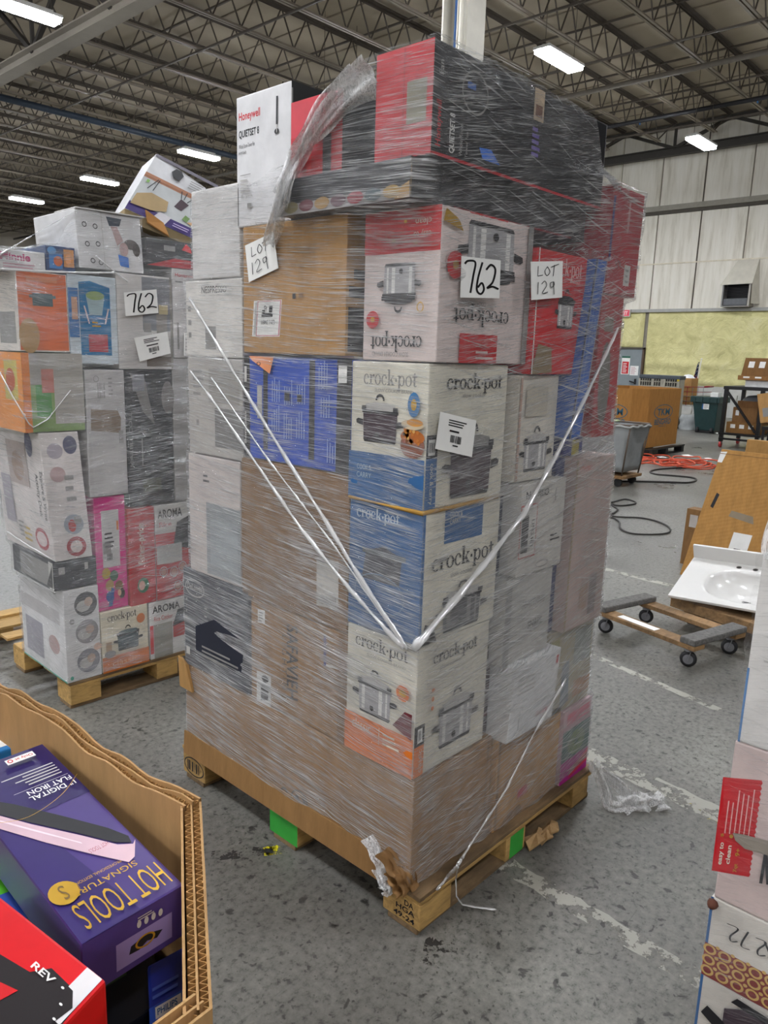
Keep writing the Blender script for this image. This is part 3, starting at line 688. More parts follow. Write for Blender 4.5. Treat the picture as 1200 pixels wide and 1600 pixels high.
mb = q.part('torn_flap'); mb.hexa([(-.012, .07, .108), (.0, .07, .108), (.0, 1.2, .108), (-.012, 1.2, .108), (-.006, .07, .2), (-.001, .07, .2), (-.001, 1.2, .2), (-.006, 1.2, .2)], CARD, .001)
mb = q.part('corner_flap'); mb.hexa([(-.012, 1.13, .38), (-.002, 1.13, .38), (-.002, 1.205, .38), (-.012, 1.215, .38), (-.02, 1.16, .49), (-.004, 1.16, .48), (-.004, 1.2, .5), (-.02, 1.21, .51)], CARDL, .002)
q = box('brown carton with torn bottom flap at the foot of the seam on the shaded side', (.395, .79, .03, .7, .1305, .455), CARDL, 'cardboard_carton')
q.R.rect(.02, 0, .05, 1, CARDD).poly([(.1, 0), (.45, 0), (.4, .12), (.2, .1)], CARDD).rect(.35, .2, .5, .3, pm('b0304a'))
q = box('teal and magenta printed carton, lowest at the far end of the shaded side', (.80, 1.0, .02, .5, .1305, .42), pm('c9a9b0'), 'toy_carton')
q.R.rect(0, .3, 1, .72, pm('4a6b68')).rect(0, 0, 1, .3, pm('b21f8c')).poly([(.3, .02), (1, .1), (1, .28), (.4, .12)], pm('c72a4c')).rect(.1, .8, .9, .95, pm('d4788c'))
for i in range(5): q.R.ring(.5, .5, .3-.05*i, .16-.025*i, .02, .012, pm('a8b878')); q.R.k[0] -= 1
# --- second tier
q = box('dark grey carton with white oval badge, low on the left edge of the tall stack', (.0, .5, .795, 1.19, .48, .855), pm('2f3440', .4), 'appliance_carton')
g = q.L.sub(.03, .74, .34, .92); g.ring(.5, .5, .5, .5, .04, .08, LGREY).text('DeLonghi', .12, .3, .76, .42, LGREY, .02)
for i in range(4): q.L.rect(.04+.0*i, .68-.06*i, .06, .70-.06*i, LGREY); q.L.rect(.34, .66-.08*i, .38, .68-.08*i, LGREY)
q.L.poly([(.2, .2), (.9, .2), (.95, .5), (.5, .6), (.2, .45)], pm('1c2030')).rect(.04, .12, .1, .2, LGREY).lines(.3, .16, .9, .3, 3, GREYP)
q = box('brown lighting carton with large sideways printed name and small machine label', (.004, .5, .325, .788, .48, .835), CARD, 'cardboard_carton')
g = q.L.px((447, 1098), (447, 976), (477, 1104)); g = g.flip(); 
a = q.L.px((448, 975), (448, 1090), (468, 980)); a.text('SAFAVIEH', 0, 0, 1, .9, INK, .015); a = q.L.px((441, 992), (441, 1092), (450, 994)); a.text('L I G H T I N G', 0, 0, 1, .8, pm('3b3026'))
q.L.px((506, 1040), (510, 1040), (506, 992)).rect(0, 0, 1, 1, pm('2a2a7a')); q.L.px((510, 1041), (528, 1046), (510, 1037)).rect(0, 0, 1, 1, PAPER); q.L.px((527, 1145), (527, 1070), (532, 1145)).lines(0, 0, 1, 1, 1, INK)
mb = q.part('shipping_label'); a = q.L.px((402, 1095), (424, 1106), (402, 1047)).on(mb); a.rect(0, 0, 1, 1, PAPER).poly([(.3, .1), (.8, .2), (.85, .6), (.5, .85), (.3, .5)], INK).ell(.6, .85, .25, .1, INK)
mb = q.part('address_label'); a = q.L.px((404, 972), (415, 975), (404, 951)).on(mb); a.rect(0, 0, 1, 1, PAPER).lines(.1, .1, .9, .9, 4, GREYP)
q.L.rect(.93, 0, .99, 1, CARDD)
q = box('white slow cooker carton with orange lower band at the near corner', (.0, .335, .05, .32, .482, .875), CREAM, SC)
L = q.L; L.logo(.12, .83, .76, .13, INK).text('SLOW COOKER BRAND', .3, .80, .55, .022, GREYP)
L.pot(.12, .34, .62, .38, STEEL, LGREY, DARK, WHITE); L.rect(0, 0, 1, .31, ORANGE).text('classic', .12, .2, .28, .08, CREAM); L.rect(.52, .15, .53, .28, CREAM); L.lines(.58, .16, .85, .27, 3, CREAM)
L.ell(.84, .63, .09, .06, ORANGE).ell(.84, .63, .05, .03, GOLD).poly([(.72, .36), (.98, .3), (.98, .5), (.88, .5)], pm('6d2830'))
R = q.R; R.rect(0, 0, .13, .24, ORANGE).rect(0, .24, .13, .40, DARK).rect(.04, .265, .10, .375, PAPER).bars(.05, .28, .09, .36, INK, 6); R.sub(.02, .02, .12, .22).rot().text('classic', .05, .2, .9, .5, CREAM)
R.logo(.20, .80, .62, .13, INK).text('slow cooker', .3, .77, .3, .03, GREYP).pot(.24, .12, .62, .46, STEEL, LGREY, DARK, WHITE)
for v in (.5, .57, .64): R.ell(.2, v, .018, .017, ORANGE)
q = box('dark maroon carton recessed beside the orange banded slow cooker box', (.34, .385, .07, .5, .482, .77), pm('2e1c24'), 'appliance_carton'); q.R.rect(.1, .2, .9, .25, pm('6a2a30'))
q = box('small white carton with faint red lettering sticking out low on the shaded side', (.395, .67, .0, .4, .458, .71), pm('e8e8e8'), 'appliance_carton', lean=(.01, -.01))
q.R.text('GoodFood', .58, .16, .34, .08, pm('c04048')).text('9.5 QT', .68, .32, .22, .06, GREYP).lines(.1, .6, .5, .85, 4, LGREY).rect(.2, .1, .21, .4, GREYP).rect(.9, .8, .95, .92, RED)
q = box('pale carton with faint yellow print at the far low corner of the shaded side', (.68, .98, .03, .45, .425, .745), pm('a9a18c'), 'toy_carton')
q.R.rect(.0, .5, .2, .9, pm('8d8a5c')).rect(.6, .1, 1, .3, pm('b08a70')).poly([(.3, .05), (.5, .1), (.45, .6), (.3, .55)], pm('7e8790')).rect(.55, .5, .95, .9, pm('8f948f'))
# --- third tier
q = box('pale pinkish carton with grey lower panel above the oval badge carton', (.0, .5, .838, 1.14, .86, 1.288), pm('c9bfba'), 'appliance_carton', lean=(.0, .0))
q.L.rect(.35, .02, 1, .62, pm('8f9496')).rect(.42, .1, .95, .5, pm('9da3a6')).lines(.3, .78, .42, .86, 2, INK)
q = box('plain brown carton with one white label, in the middle of the tall stack', (.0, .5, .325, .832, .84, 1.308), CARDD, 'cardboard_carton')
q.L.text('Home', .15, .54, .12, .05, CARD).text('Fragile goods', .3, .48, .22, .03, CARD)
mb = q.part('shipping_label'); a = q.L.px((495, 945), (529, 955), (495, 870)).on(mb); a.rect(0, 0, 1, 1, pm('c9c5be', .4)).bars(.15, .05, .9, .25, GREYP, 14)
q = box('blue sided slow cooker carton with torn top edge below the white blue banded one', (.0, .35, .05, .322, .878, 1.25), BLUE, SC)
L = q.L; L.logo(.1, .84, .6, .12, pm('c7d2da')).poly([(.2, .4), (.72, .4), (.75, .62), (.5, .68), (.25, .62)], pm('4a4a50')).rect(.2, .6, .8, .64, pm('6f7478')).ring(.45, .3, .35, .16, .01, .008, pm('7f9ab5'))
R = q.R; R.rect(0, 0, 1, 1, CREAM).rect(0, 0, .03, 1, BLUE).rect(.26, .73, .76, 1, BLUE).text('COOK &', .32, .92, .16, .04, CREAM).text('CARRY', .32, .87, .14, .04, CREAM)
R.logo(.12, .50, .82, .18, INK).text('slow cooker', .36, .46, .3, .04, GREYP).pot(.2, .02, .66, .40, pm('5d5c5f'), LGREY, DARK, GREYP); R.poly([(0, 0), (.2, .0), (.16, .12), (.05, .16)], DARK)
mb = q.part('torn_edge'); mb.tube([(-.004, .322, 1.252), (-.004, .2, 1.25), (-.005, .05, 1.247), (.1, .044, 1.25), (.33, .046, 1.254)], .006, pm('b58a3a', .7), 5, jit=.8)
q = box('dark navy carton recessed behind the pale label carton on the shaded side', (.36, .398, .07, .4, .87, 1.25), NAVY, 'appliance_carton')
q = box('pale grey carton with a battery warning label high on the shaded side', (.402, .66, .01, .4, 1.0, 1.285), pm('c9c5be'), 'appliance_carton')
q.R.text('N OREO', .1, .84, .5, .08, INK, .02).rect(.75, .76, .77, .9, GREYP).lines(.7, .3, .95, .4, 2, INK).ring(.55, .08, .15, .04, .01, .01, GREYP)
mb = q.part('warning_label'); a = q.R.sub(.0, .2, .36, .78).on(mb); a.rect(0, 0, 1, 1, pm('b5504a')).rect(.04, .03, .96, .97, pm('d5d2cc')).rect(.1, .1, .5, .8, DARK); a.rotd().text('UN3481', .3, .66, .5, .18, INK)
q = box('grey white carton with faint block lettering under the battery label carton', (.37, .635, .02, .4, .715, .995), pm('bdbab4'), 'appliance_carton')
q.R.text('SOMETHING', .35, .6, .5, .09, GREYP, .02).text('SNAPS', .5, .34, .32, .09, INK, .02).rect(.0, .0, .12, .9, GREYP)
q = box('slim dark blue carton edge beside the tall pinkish brown box', (.645, .695, .04, .4, .75, 1.34), pm('2b3566'), 'appliance_carton', lean=(.0, 0))
q = box('tall pinkish brown carton standing at the far edge of the shaded side', (.70, .96, .0, .4, .75, 1.338), pm('b7a19a'), 'cardboard_carton')
q.R.text('GENTEC', .1, .93, .3, .025, RED).rect(.6, .05, .8, .3, pm('85797a')).rect(.35, .1, .55, .25, pm('a88f80')).rect(0, 0, .04, 1, pm('9c8a70'))
# --- fourth tier
q = box('grey beige carton on the left edge, under the long coffee capsule carton', (.0, .5, .82, 1.13, 1.293, 1.62), pm('b5b0aa'), 'appliance_carton')
q.L.rect(.5, .1, 1, .5, pm('7d7b79')).rect(.15, .3, .2, .36, GREYP).lines(.1, .6, .3, .9, 4, GREYP).rect(.4, .55, .95, .9, pm('99958f'))
q = box('royal blue carton with vertical black stripes and fine white text', (.0, .5, .325, .812, 1.312, 1.632), pm('2a50b4', .4), 'appliance_carton')
L = q.L; L.rect(0, 0, .06, 1, DARK).rect(.2, .1, .245, 1, DARK).rect(.64, .08, .69, .98, DARK).rect(.88, 0, 1, 1, DARK).rect(.14, .4, .19, .72, LGREY)
for u, v in ((.28, .7), (.4, .68), (.52, .7), (.28, .42), (.4, .36), (.52, .38), (.74, .6), (.8, .2), (.72, .85)):
    g = L.sub(u, v-.12, u+.09, v+.14).rot(); g.lines(0, 0, 1, 1, 4, pm('9fb4e0'), .3)
L.rect(.42, .6, .47, .68, DARK).rect(.54, .6, .58, .67, DARK).rect(.9, .8, .97, .95, PAPER); L.sub(.005, .1, .055, .5).rot().text('Bompass', .1, .2, .8, .6, LGREY, .02); L.rect(.02, .75, .045, .9, LGREY)
mb = q.part('orange_tag'); a = q.L.on(mb); a.poly([(.07, 1.0), (.1, .96), (.28, .84), (.32, 1.0)], pm('e09468')).ring(.17, .93, .02, .02, .006, .006, INK)
q = box('white slow cooker carton with blue lower band, centred at the near corner', (.0, .35, .05, .325, 1.254, 1.63), CREAM, SC)
L = q.L; L.logo(.16, .81, .70, .14, GREYP).text('SLOW COOKER BRAND', .32, .79, .5, .025, GREYP).pot(.10, .42, .60, .36, PLUM, LGREY, DARK)
L.ell(.84, .72, .075, .085, pm('3f77a8')).ell(.84, .72, .035, .04, GOLD).ell(.84, .44, .15, .09, pm('8a4a2c')).ell(.84, .5, .15, .05, pm('b8682c')).rect(0, 0, 1, .35, BLUE).text('COOK &', .12, .22, .2, .04, pm('a9bccb')).text('CARRY', .12, .16, .2, .04, pm('a9bccb'))
rf = random.Random(4)
for k in range(26): L.ell(.84+rf.uniform(-.12, .12), .5+rf.uniform(-.04, .05), .018, .014, pm(rf.choice(('d08a3a', 'a84a24', 'c87830', '7a4a2a', 'd8a860'))), 8); L.k[0] -= 1
L.k[0] += 1; L.ell(.84, .585, .14, .035, pm('c9b79a')).ell(.87, .6, .1, .025, pm('c88a3a'))
R = q.R; R.rect(0, 0, .13, .5, BLUE).rect(0, .36, .13, .52, DARK).rect(.02, .38, .10, .49, PAPER).bars(.03, .40, .09, .47, INK, 6); R.sub(.01, .02, .12, .34).rotd().text('cook & carry', .05, .25, .9, .5, CREAM)
R.logo(.2, .80, .72, .14, INK).text('slow cooker', .4, .77, .3, .03, GREYP).pot(.2, .04, .70, .56, PLUM, GREYP, DARK); R.ell(.16, .64, .015, .015, BLUE)
q = box('pale cooker carton with a steel pot picture behind the white one, under hazy film', (.385, .6, .03, .4, 1.29, 1.602), pm('cfc9bd'), SC)
q.R.pot(.1, .08, .8, .45, STEEL, LGREY, DARK, WHITE); q.R.rect(.0, .02, .05, .98, pm('b89a8a')).rect(.15, .62, .7, .9, pm('bdb5a5'))
q = box('dark blue carton with a yellow patch behind the long blue panel', (.70, .82, .05, .4, 1.342, 1.40), pm('26378c'), 'appliance_carton'); q.R.rect(.4, 0, .8, .9, pm('b8a83a'))
# --- fifth tier
q = box('long white coffee capsule carton on the left edge of the tall stack', (.0, .5, .82, 1.135, 1.624, 1.87), pm('d8d4ce'), 'appliance_carton')
q.L.text('NESPRESSO', .3, .83, .44, .09, INK).rect(.36, .1, .55, .4, GREYP)
for v in (.25, .42, .6): q.L.rect(.05, v, .1, v+.07, GREYP)
q = box('brown carton with an upside down battery warning label, near the top of the tall stack', (-.01, .45, .345, .80, 1.642, 2.015), CARDL, 'cardboard_carton')
mb = q.part('warning_label'); a = q.L.px((394, 526), (437, 526), (397, 470)).on(mb); a.rect(0, 0, 1, 1, PAPER).rect(.14, .02, .98, .98, pm('c8707a')).rect(.17, .04, .95, .96, PAPER)
b_ = a.flip(); b_.text('UN 3481', .2, .54, .48, .12, INK, .01).rect(.28, .36, .68, .46, INK).rect(.3, .16, .42, .34, INK).rect(.56, .26, .66, .36, INK).ring(.55, .2, .05, .05, .02, .02, INK).bars(.86, .05, .93, .95, GREYP, 4)
q.L.rect(.52, .42, .55, .46, INK); q.L.rect(.58, .43, .62, .46, CARDD)
mb = q.part('tool_label'); a = q.R.on(mb); a.rect(.02, .03, .3, .35, DARK).rect(.06, .55, .2, .62, INK).rect(.02, .42, .22, .5, INK)
q = box('upside down white slow cooker carton with red band behind the big 762 paper', (.01, .41, .04, .297, 1.634, 2.008), PINKW, SC)
L = q.L.flip(); L.rect(0, 0, 1, .28, RED).text('easy to', .12, .14, .22, .045, CREAM).text('clean', .12, .07, .2, .045, CREAM)
for u, v in ((.45, .08), (.6, .2), (.3, .22)): L.ell(u, v, .02, .012, GOLD)
L.logo(.18, .80, .70, .14, INK).text('SLOW COOKER BRAND', .35, .94, .5, .03, GREYP).pot(.22, .34, .56, .34, STEEL, DARK, DARK, WHITE); L.ell(.84, .72, .09, .06, RED).ell(.84, .72, .03, .02, GOLD).ring(.2, .64, .045, .035, .012, .01, GOLD); L.rect(.62, .0, .66, .0, INK)
R = q.R.flip(); R.rect(.30, 0, .72, 0.01, RED); R.pot(.12, .0+.04, .7, .5, STEEL, DARK, DARK, WHITE)
R = q.R; R.rect(.22, 0, .64, .2, RED).lines(.4, .02, .6, .1, 2, PINKW); R.flip().logo(.24, .60, .62, .15, INK).text('SLOW COOKER BRAND', .4, .58, .4, .025, GREYP); R.ell(.14, .64, .09, .09, RED).ell(.14, .64, .03, .03, GOLD)
R.rect(.94, 0, 1, 1, GREYP).poly([(0, .9), (.2, .86), (.15, .93), (.02, .98)], GOLD)
q = box('red slow cooker carton with white lettering behind the right hand lot paper', (.415, .70, .02, .4, 1.606, 1.955), pm('c8202a', .42), SC)
R = q.R; R.logo(.24, .78, .66, .18, pm('f0c8c4')).text('BRAND', .66, .77, .2, .03, pm('f0c8c4')).pot(.4, .38, .42, .34, STEEL, DARK, DARK, WHITE); R.poly([(.0, .0), (.4, .02), (.36, .22), (.1, .25)], pm('8f7a5a')).rect(.0, 0, .02, 1, pm('dcd5cf'))
q = box('tall narrow blue carton panel leaning beside the red cooker box', (.625, .695, -.005, .4, 1.41, 1.955), pm('2c62b5', .4), 'appliance_carton', lean=(.083, 0))
q.R.rect(0, 0, .14, 1, pm('1c2750')).rect(.14, 0, .18, 1, LGREY).rect(.96, 0, 1, 1, pm('b9c4d0')); g = q.R.sub(.5, .52, .9, .68); g.ring(.6, .4, .28, .3, .07, .05, pm('9fc0e8')); g.rot().text('XO', .55, .2, .4, .4, pm('9fc0e8')); q.R.rect(.4, .3, .43, .75, pm('9fc0e8'))
q = box('dull red carton with a grey oval picture along the far edge of the shaded side', (.80, .955, .01, .4, 1.402, 1.857), pm('a3222e', .42), 'appliance_carton', lean=(-.01, 0))
q.R.ell(.38, .38, .25, .3, pm('6f6d6a')).rect(.2, .75, .6, .85, pm('7f7268')).rect(.82, .1, .95, .2, LGREY)
q = box('white carton wrapped in wrinkled film, top of the left edge of the tall stack', (.0, .4, .83, 1.09, 1.874, 2.15), pm('d2cfcc'), 'appliance_carton')
q = box('bulging dark red carton overhanging the far top corner of the stack', (.815, 1.03, .015, .4, 1.862, 2.19), pm('a02836', .42), 'appliance_carton', lean=(.01, 0))
q.R.rect(.55, .1, .75, .3, LGREY).rect(.5, .6, .56, .9, pm('c8a0a0')).lines(.6, .12, .72, .28, 3, GREYP).rect(0, .3, .06, .9, pm('35407a'))
# --- top
q = box('flat dark carton with a row of coloured dots, overhanging under the black fan box', (-.055, .79, .088, .57, 2.018, 2.112), pm('2b2b2e', .4), 'appliance_carton')
q.L.rect(0, .0, 1, .3, pm('9d9a98'))
for k, c in enumerate(('8a8060', '6d3a42', 'a08050', '6a5058', 'a23a44', '4a5a60', 'b09050')): q.L.ell(.1+.13*k, .2, .06, .16, pm(c))
q.L.poly([(.9, 0), (1, 0), (1, .4), (.95, .3)], pm('b08a4a')); q.R.rect(.0, .05, .004, .95, pm('a08860')).rect(.2, .0, .9, .06, pm('7a1d24'))
q = box('long black fan box with red end lying across the very top', (-.03, .81, .05, .232, 2.115, 2.362), pm('1b1c20', .38), 'fan_carton')
L = q.L; L.rect(0, 0, 1, 1, pm('c01525', .4)).rect(.56, .3, .9, .68, pm('8f8b78')).rect(.5, 0, .51, 1, pm('8a0f1c'))
R = q.R; R.rect(0, 0, 1, .03, pm('b01525')); g = R.sub(.008, .05, .05, .5).rot(); g.text('Honeywell', .08, .1, .9, .7, RED, .02); R.sub(.018, .7, .045, .86).rot().text('Fan', .1, .1, .8, .7, LGREY)
R.sub(.075, .06, .105, .42).rot().text('QUIETSET 8', 0, 0, 1, .9, WHITE, .025); R.sub(.12, .06, .14, .36).rot().text('Whole Room', 0, 0, 1, .8, LGREY); R.sub(.15, .06, .165, .3).rot().text('Tower Fan', 0, 0, 1, .8, LGREY)
R.ring(.19, .68, .065, .2, .006, .02, GREYP).rect(.15, .70, .19, .76, pm('2d62b0')).poly([(.22, .2), (.28, .22), (.33, .1), (.24, .1)], pm('2f6fd0')); g = R.sub(.5, .3, .55, .62); g.lines(0, 0, 1, 1, 5, pm('6a58a0'), .6)
mb = q.part('tape_strip'); a = R.on(mb); a.rect(.5, .68, .56, 1.0, pm('b8a58e', .3)).rect(.51, .72, .55, .84, pm('6d4a3a'))
q = box('red fronted black sided box beside the black fan box', (-.02, .27, .36, .565, 2.1145, 2.318), pm('1d1d20', .4), 'fan_carton')
q.L.rect(0.0, 0, 1, 1, pm('cf3040', .4)).rect(.0, 0, 1, .55, pm('c01a2a', .4)).rect(.64, .02, .8, .5, DARK).rect(.32, .08, .42, .3, pm('e01828'))
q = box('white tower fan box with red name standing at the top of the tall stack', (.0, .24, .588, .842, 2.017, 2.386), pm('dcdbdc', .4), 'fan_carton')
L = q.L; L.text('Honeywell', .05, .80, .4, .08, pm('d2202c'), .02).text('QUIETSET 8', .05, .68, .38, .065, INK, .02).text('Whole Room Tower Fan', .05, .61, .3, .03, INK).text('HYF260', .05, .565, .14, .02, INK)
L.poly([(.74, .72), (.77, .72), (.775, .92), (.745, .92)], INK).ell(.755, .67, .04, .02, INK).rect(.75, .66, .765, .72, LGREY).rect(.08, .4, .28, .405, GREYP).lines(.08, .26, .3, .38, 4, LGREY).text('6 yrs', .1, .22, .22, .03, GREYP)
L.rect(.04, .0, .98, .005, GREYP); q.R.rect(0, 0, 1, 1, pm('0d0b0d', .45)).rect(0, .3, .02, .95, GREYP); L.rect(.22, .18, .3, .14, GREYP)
for q in A: q.done()

# --- the film round it
FA = Film(A, (.22, .30), .13, 2.40, (0, .04), limit=lambda q, z: (q.name == 'fan_carton' and 'white' in q.label and z > 2.17))
WRAP = film_mat('stretch_film', .07, .78, -.05, .14, .30, .03)
arcs = FA
zb = interp([(-3.2, .2), (-1.3, .20), (-1.19, .215), (-1.0, .185), (-.78, .18), (-.6, .19), (-.45, .2), (-.3, .215), (-.2, .2), (-.1, .15), (-.03, .135), (.0, .14), (.1, .15), (.3, .155), (.42, .135), (.7, .14), (.85, .15), (.95, .17), (1.2, .15), (3.2, .2)])
zt = interp([(-3.2, 2.1), (-1.4, 2.1), (-1.1, 2.12), (-.95, 2.15), (-.82, 2.14), (-.64, 2.135), (-.5, 2.19), (-.4, 2.27), (-.32, 2.335), (-.2, 2.366), (.0, 2.372), (.75, 2.37), (.84, 2.36), (.9, 2.25), (1.0, 2.2), (1.3, 2.15), (3.2, 2.1)])
rg = np.random.RandomState(3)
def rag(f, amp): 
    ph = rg.uniform(0, 6, 5); return lambda a: f(a)+amp*sum(math.sin(a*(9+11*k)+ph[k]) for k in range(5))/3
wrap = tag(FA.mesh(WRAP, rag(zb, .008), rag(zt, .004)).build('stretch_wrap', loc=(.5, .6, .13)), 'clear stretch film wound around the whole tall stack in the middle', 'stretch wrap')
for pts, r, r2 in (([(296, 466), (350, 556), (420, 672), (500, 800), (570, 915), (636, 1014)], .0045, .0085), ([(297, 580), (330, 622), (400, 724), (470, 826), (550, 925), (630, 1013)], .004, .0075), ([(330, 590), (420, 720), (520, 850), (632, 1012)], .003, .003),
               ([(646, 1014), (700, 950), (760, 878), (820, 800), (870, 710), (920, 610), (966, 512)], .0105, .004), ([(884, 1062), (835, 1145), (790, 1235), (740, 1312), (716, 1350)], .0055, .009)):
    strand(FA, pts, r, MB(), r2=r2).build('twisted_strand', parent=wrap)
def clump(name, path, r, n=26, parent=wrap, flat=.5, m=LOOSE):
    P = np.array(path, float); t = np.linspace(0, len(P)-1, n); i = np.minimum(t.astype(int), len(P)-2); Q = P[i]+(P[i+1]-P[i])*(t-i)[:, None]
    mb = MB()
    for k in range(3):
        o = RNG.uniform(-.5, .5, 3)*r
        mb.tube([q+o+RNG.uniform(-.18, .18, 3)*r for q in Q], [r*(.6+.5*RNG.rand())*(.5 if j in (0, n-1) else 1) for j in range(n)], m, 9, flat=flat, jit=.7)
    return mb.build(name, parent=parent)
h = lambda x, y, o=.01: FA.hit(x, y, off=o)
def veil(name, path, w, parent=wrap, n=40, c=9, m=LOOSE, amp=.012):
    """crumpled band of loose film: a pleated ribbon along a path"""
    P = np.array(path, float); Q = np.array(smooth(P, max(2, n//(len(P)-1)))); n = len(Q); rg_ = np.random.RandomState(11); vs = []
    pl = rg_.uniform(-1, 1, (c+1,)); pl2 = rg_.uniform(0, 6, (c+1,))
    for i, q in enumerate(Q):
        d = Q[min(i+1, n-1)]-Q[max(i-1, 0)]; d /= np.linalg.norm(d)+1e-9; v = CAM-q; v /= np.linalg.norm(v); s_ = np.cross(d, v); s_ /= np.linalg.norm(s_); o_ = np.cross(s_, d)
        ww = w(i/(n-1)) if callable(w) else w
        for k in range(c+1):
            t = k/c-.5; vs.append(q+s_*ww*(t+.05*math.sin(i*.5+pl2[k]))+o_*amp*(pl[k]+.7*math.sin(i*.35+pl2[k])))
    fs = [(i*(c+1)+k, i*(c+1)+k+1, (i+1)*(c+1)+k+1, (i+1)*(c+1)+k) for i in range(n-1) for k in range(c)]
    return MB().add(vs, fs, m, True).build(name, parent=parent)
veil('gathered_tail', [h(585, 118, .0), h(552, 140, .015), h(520, 170, .02), h(495, 205, .03), h(470, 240, .03), h(450, 280, .03), h(438, 320, .03), h(430, 352, .025), h(424, 384, .015)], lambda t: .10-.14*t if t < .45 else .037+.012*math.sin(t*9))
veil('gathered_tail', [h(560, 112, .0), h(520, 150, .02), h(486, 205, .03), h(458, 260, .03), h(440, 310, .03)], lambda t: .05, amp=.018)
veil('corner_knot', [(-.012, .2, .235), (-.016, .16, .2), (-.02, .13, .165), (-.022, .11, .14)], lambda t: .05-.015*t, amp=.008)
veil('corner_knot', [(-.016, .16, .15), (-.024, .125, .128), (-.03, .1, .118), (-.032, .12, .1)], lambda t: .03, amp=.01)
veil('torn_cardboard', [(-.012, .13, .23), (-.014, .085, .2), (-.012, .045, .175), (-.008, .03, .14)], lambda t: .07-.02*t, amp=.012, m=CARDD)
veil('torn_cardboard', [(-.01, .1, .18), (-.012, .07, .15), (-.01, .05, .125)], lambda t: .06, amp=.008, m=CARD)
veil('loose_tail', [(.985, -.01, .17), (1.005, -.03, .12), (1.01, -.06, .06), (1.0, -.09, .02), (1.03, -.12, .012), (1.08, -.12, .03), (1.07, -.08, .07), (1.02, -.03, .12)], lambda t: .045, amp=.01)
veil('loose_tail', [(1.03, -.12, .014), (1.08, -.16, .03), (1.12, -.2, .02), (1.17, -.23, .025)], lambda t: .07, amp=.018)
clump('trailing_tail', [h(716, 1350), at(712, 1372, 'y', -.01), at(713, 1400, 'y', -.02), at(722, 1413, 'z', .012), at(748, 1418, 'z', .01), at(775, 1421, 'z', .008)], .003, m=BUNCH)
clump('trailing_tail', [h(716, 1352), at(700, 1368, 'y', -.012), at(682, 1390, 'y', -.004)], .005, m=BUNCH)
# --- papers stuck on the film
sheet(FA, [(390, 441), (436, 419), (428, 363), (384, 384)], 'tilted lot number paper hanging under the bunched film tail', 'paper', hand129, 'lot papers on the tall stack')
sheet(FA, [(718, 465), (779, 466), (781, 407), (720, 400)], 'big 762 number paper on the near corner cooker boxes', 'paper', hand762, 'lot papers on the tall stack')
sheet(FA, [(829, 469), (877, 465), (878, 408), (828, 409)], 'upright lot number paper on the red cooker box', 'paper', hand129, 'lot papers on the tall stack')
sheet(FA, [(679, 701), (736, 714), (743, 657), (687, 643)], 'white barcode paper tilted on the hazy film over the plum cooker picture', 'paper', barlabel, 'lot papers on the tall stack')
# ================================================================ THE SHORTER STACK AT THE LEFT
PA, PY = V3(-.0639, 2.0482, 0), math.radians(-1.288)
EX, EY = V3(math.cos(PY), math.sin(PY), 0), V3(-math.sin(PY), math.cos(PY), 0)
T2 = lambda p: PA+EX*p[0]+EY*p[1]+V3(0, 0, p[2])
pallet('bare wooden block pallet under the shorter wrapped stack', T2, 1.02, 1.22, .13, False)
B = []
def box2(label, b, m, name='carton', **k):
    q = Carton(name, label, b, m, 'box', T=T2, **k); B.append(q); return q
q = box2('white carton with three round grey photos, lowest at the corner of the shorter stack', (-.01, .153, .0, .50, .1305, .572), pm('d9d8d8', .42), 'toy_carton')
R = q.R
for v, c in ((.82, '4a4a4c'), (.52, '8a8688'), (.2, '7c7a82')): R.ell(.62, v, .33, .13, pm(c)).ell(.55, v-.02, .2, .06, LGREY).ell(.7, v+.02, .12, .05, pm('b8a090'))
R.ell(.2, .66, .07, .03, GREYP).ell(.12, .05, .05, .022, pm('4fae95')).ell(.9, .33, .12, .04, pm('d8b4a0')); q.L.rect(0, .6, .9, .75, pm('b8b4b4')).rect(.1, .1, .5, .5, pm('9a97a0')).ell(.75, .35, .12, .1, pm('b59a96')).rect(0, 0, 1, .015, pm('4fae95'))
q = box2('small cream cooker carton with dark pot, in the bottom row of the shorter stack', (.157, .395, .0, .40, .1305, .43), pm('d5ccb4', .42), SC)
q.R.logo(.14, .80, .62, .16, INK).pot(.26, .3, .6, .42, pm('37474a'), pm('566668'), BLACK).rect(0, 0, 1, .26, pm('c96f30')).text('classic', .2, .08, .55, .1, pm('d9a070')).ell(.84, .78, .09, .08, pm('c96f30')).rect(.08, .3, .2, .5, pm('a88f74')).ell(.16, .3, .12, .06, GREYP); q.R.k[0] += 1
q = box2('white cooker carton with red side and black lettering, right end of the bottom row', (.405, .61, .0, .40, .1305, .425), pm('d6d4d0', .42), 'appliance_carton')
q.R.text('AROMA', .08, .8, .74, .13, INK, .02).text('Rice Cooker', .12, .66, .5, .08, RED).rect(.1, .0, .6, .6, pm('8f8b80')).rect(0, .1, .09, .6, RED).rect(.62, .3, 1, .58, pm('b83a3a')).poly([(.6, .5), (.75, .78), (1, .82), (1, .55)], DARK)
q = box2('flat dark grey carton between the photo box and the activity desk box', (-.047, .15, .0, .46, .578, .708), pm('2a2c33', .4), 'appliance_carton')
q.R.rect(.12, .55, .26, .8, GREYP).rect(.72, .6, .8, .85, LGREY); q.L.rect(.2, .1, .9, .9, GREYP).rect(.9, 0, 1, 1, LGREY).poly([(.84, .1), (.98, .1), (.98, .9)], DARK)
q = box2('bright pink doll carton with white window, beside the red toy carton', (.155, .305, .012, .35, .434, .975), pm('d31d86', .4), 'toy_carton')
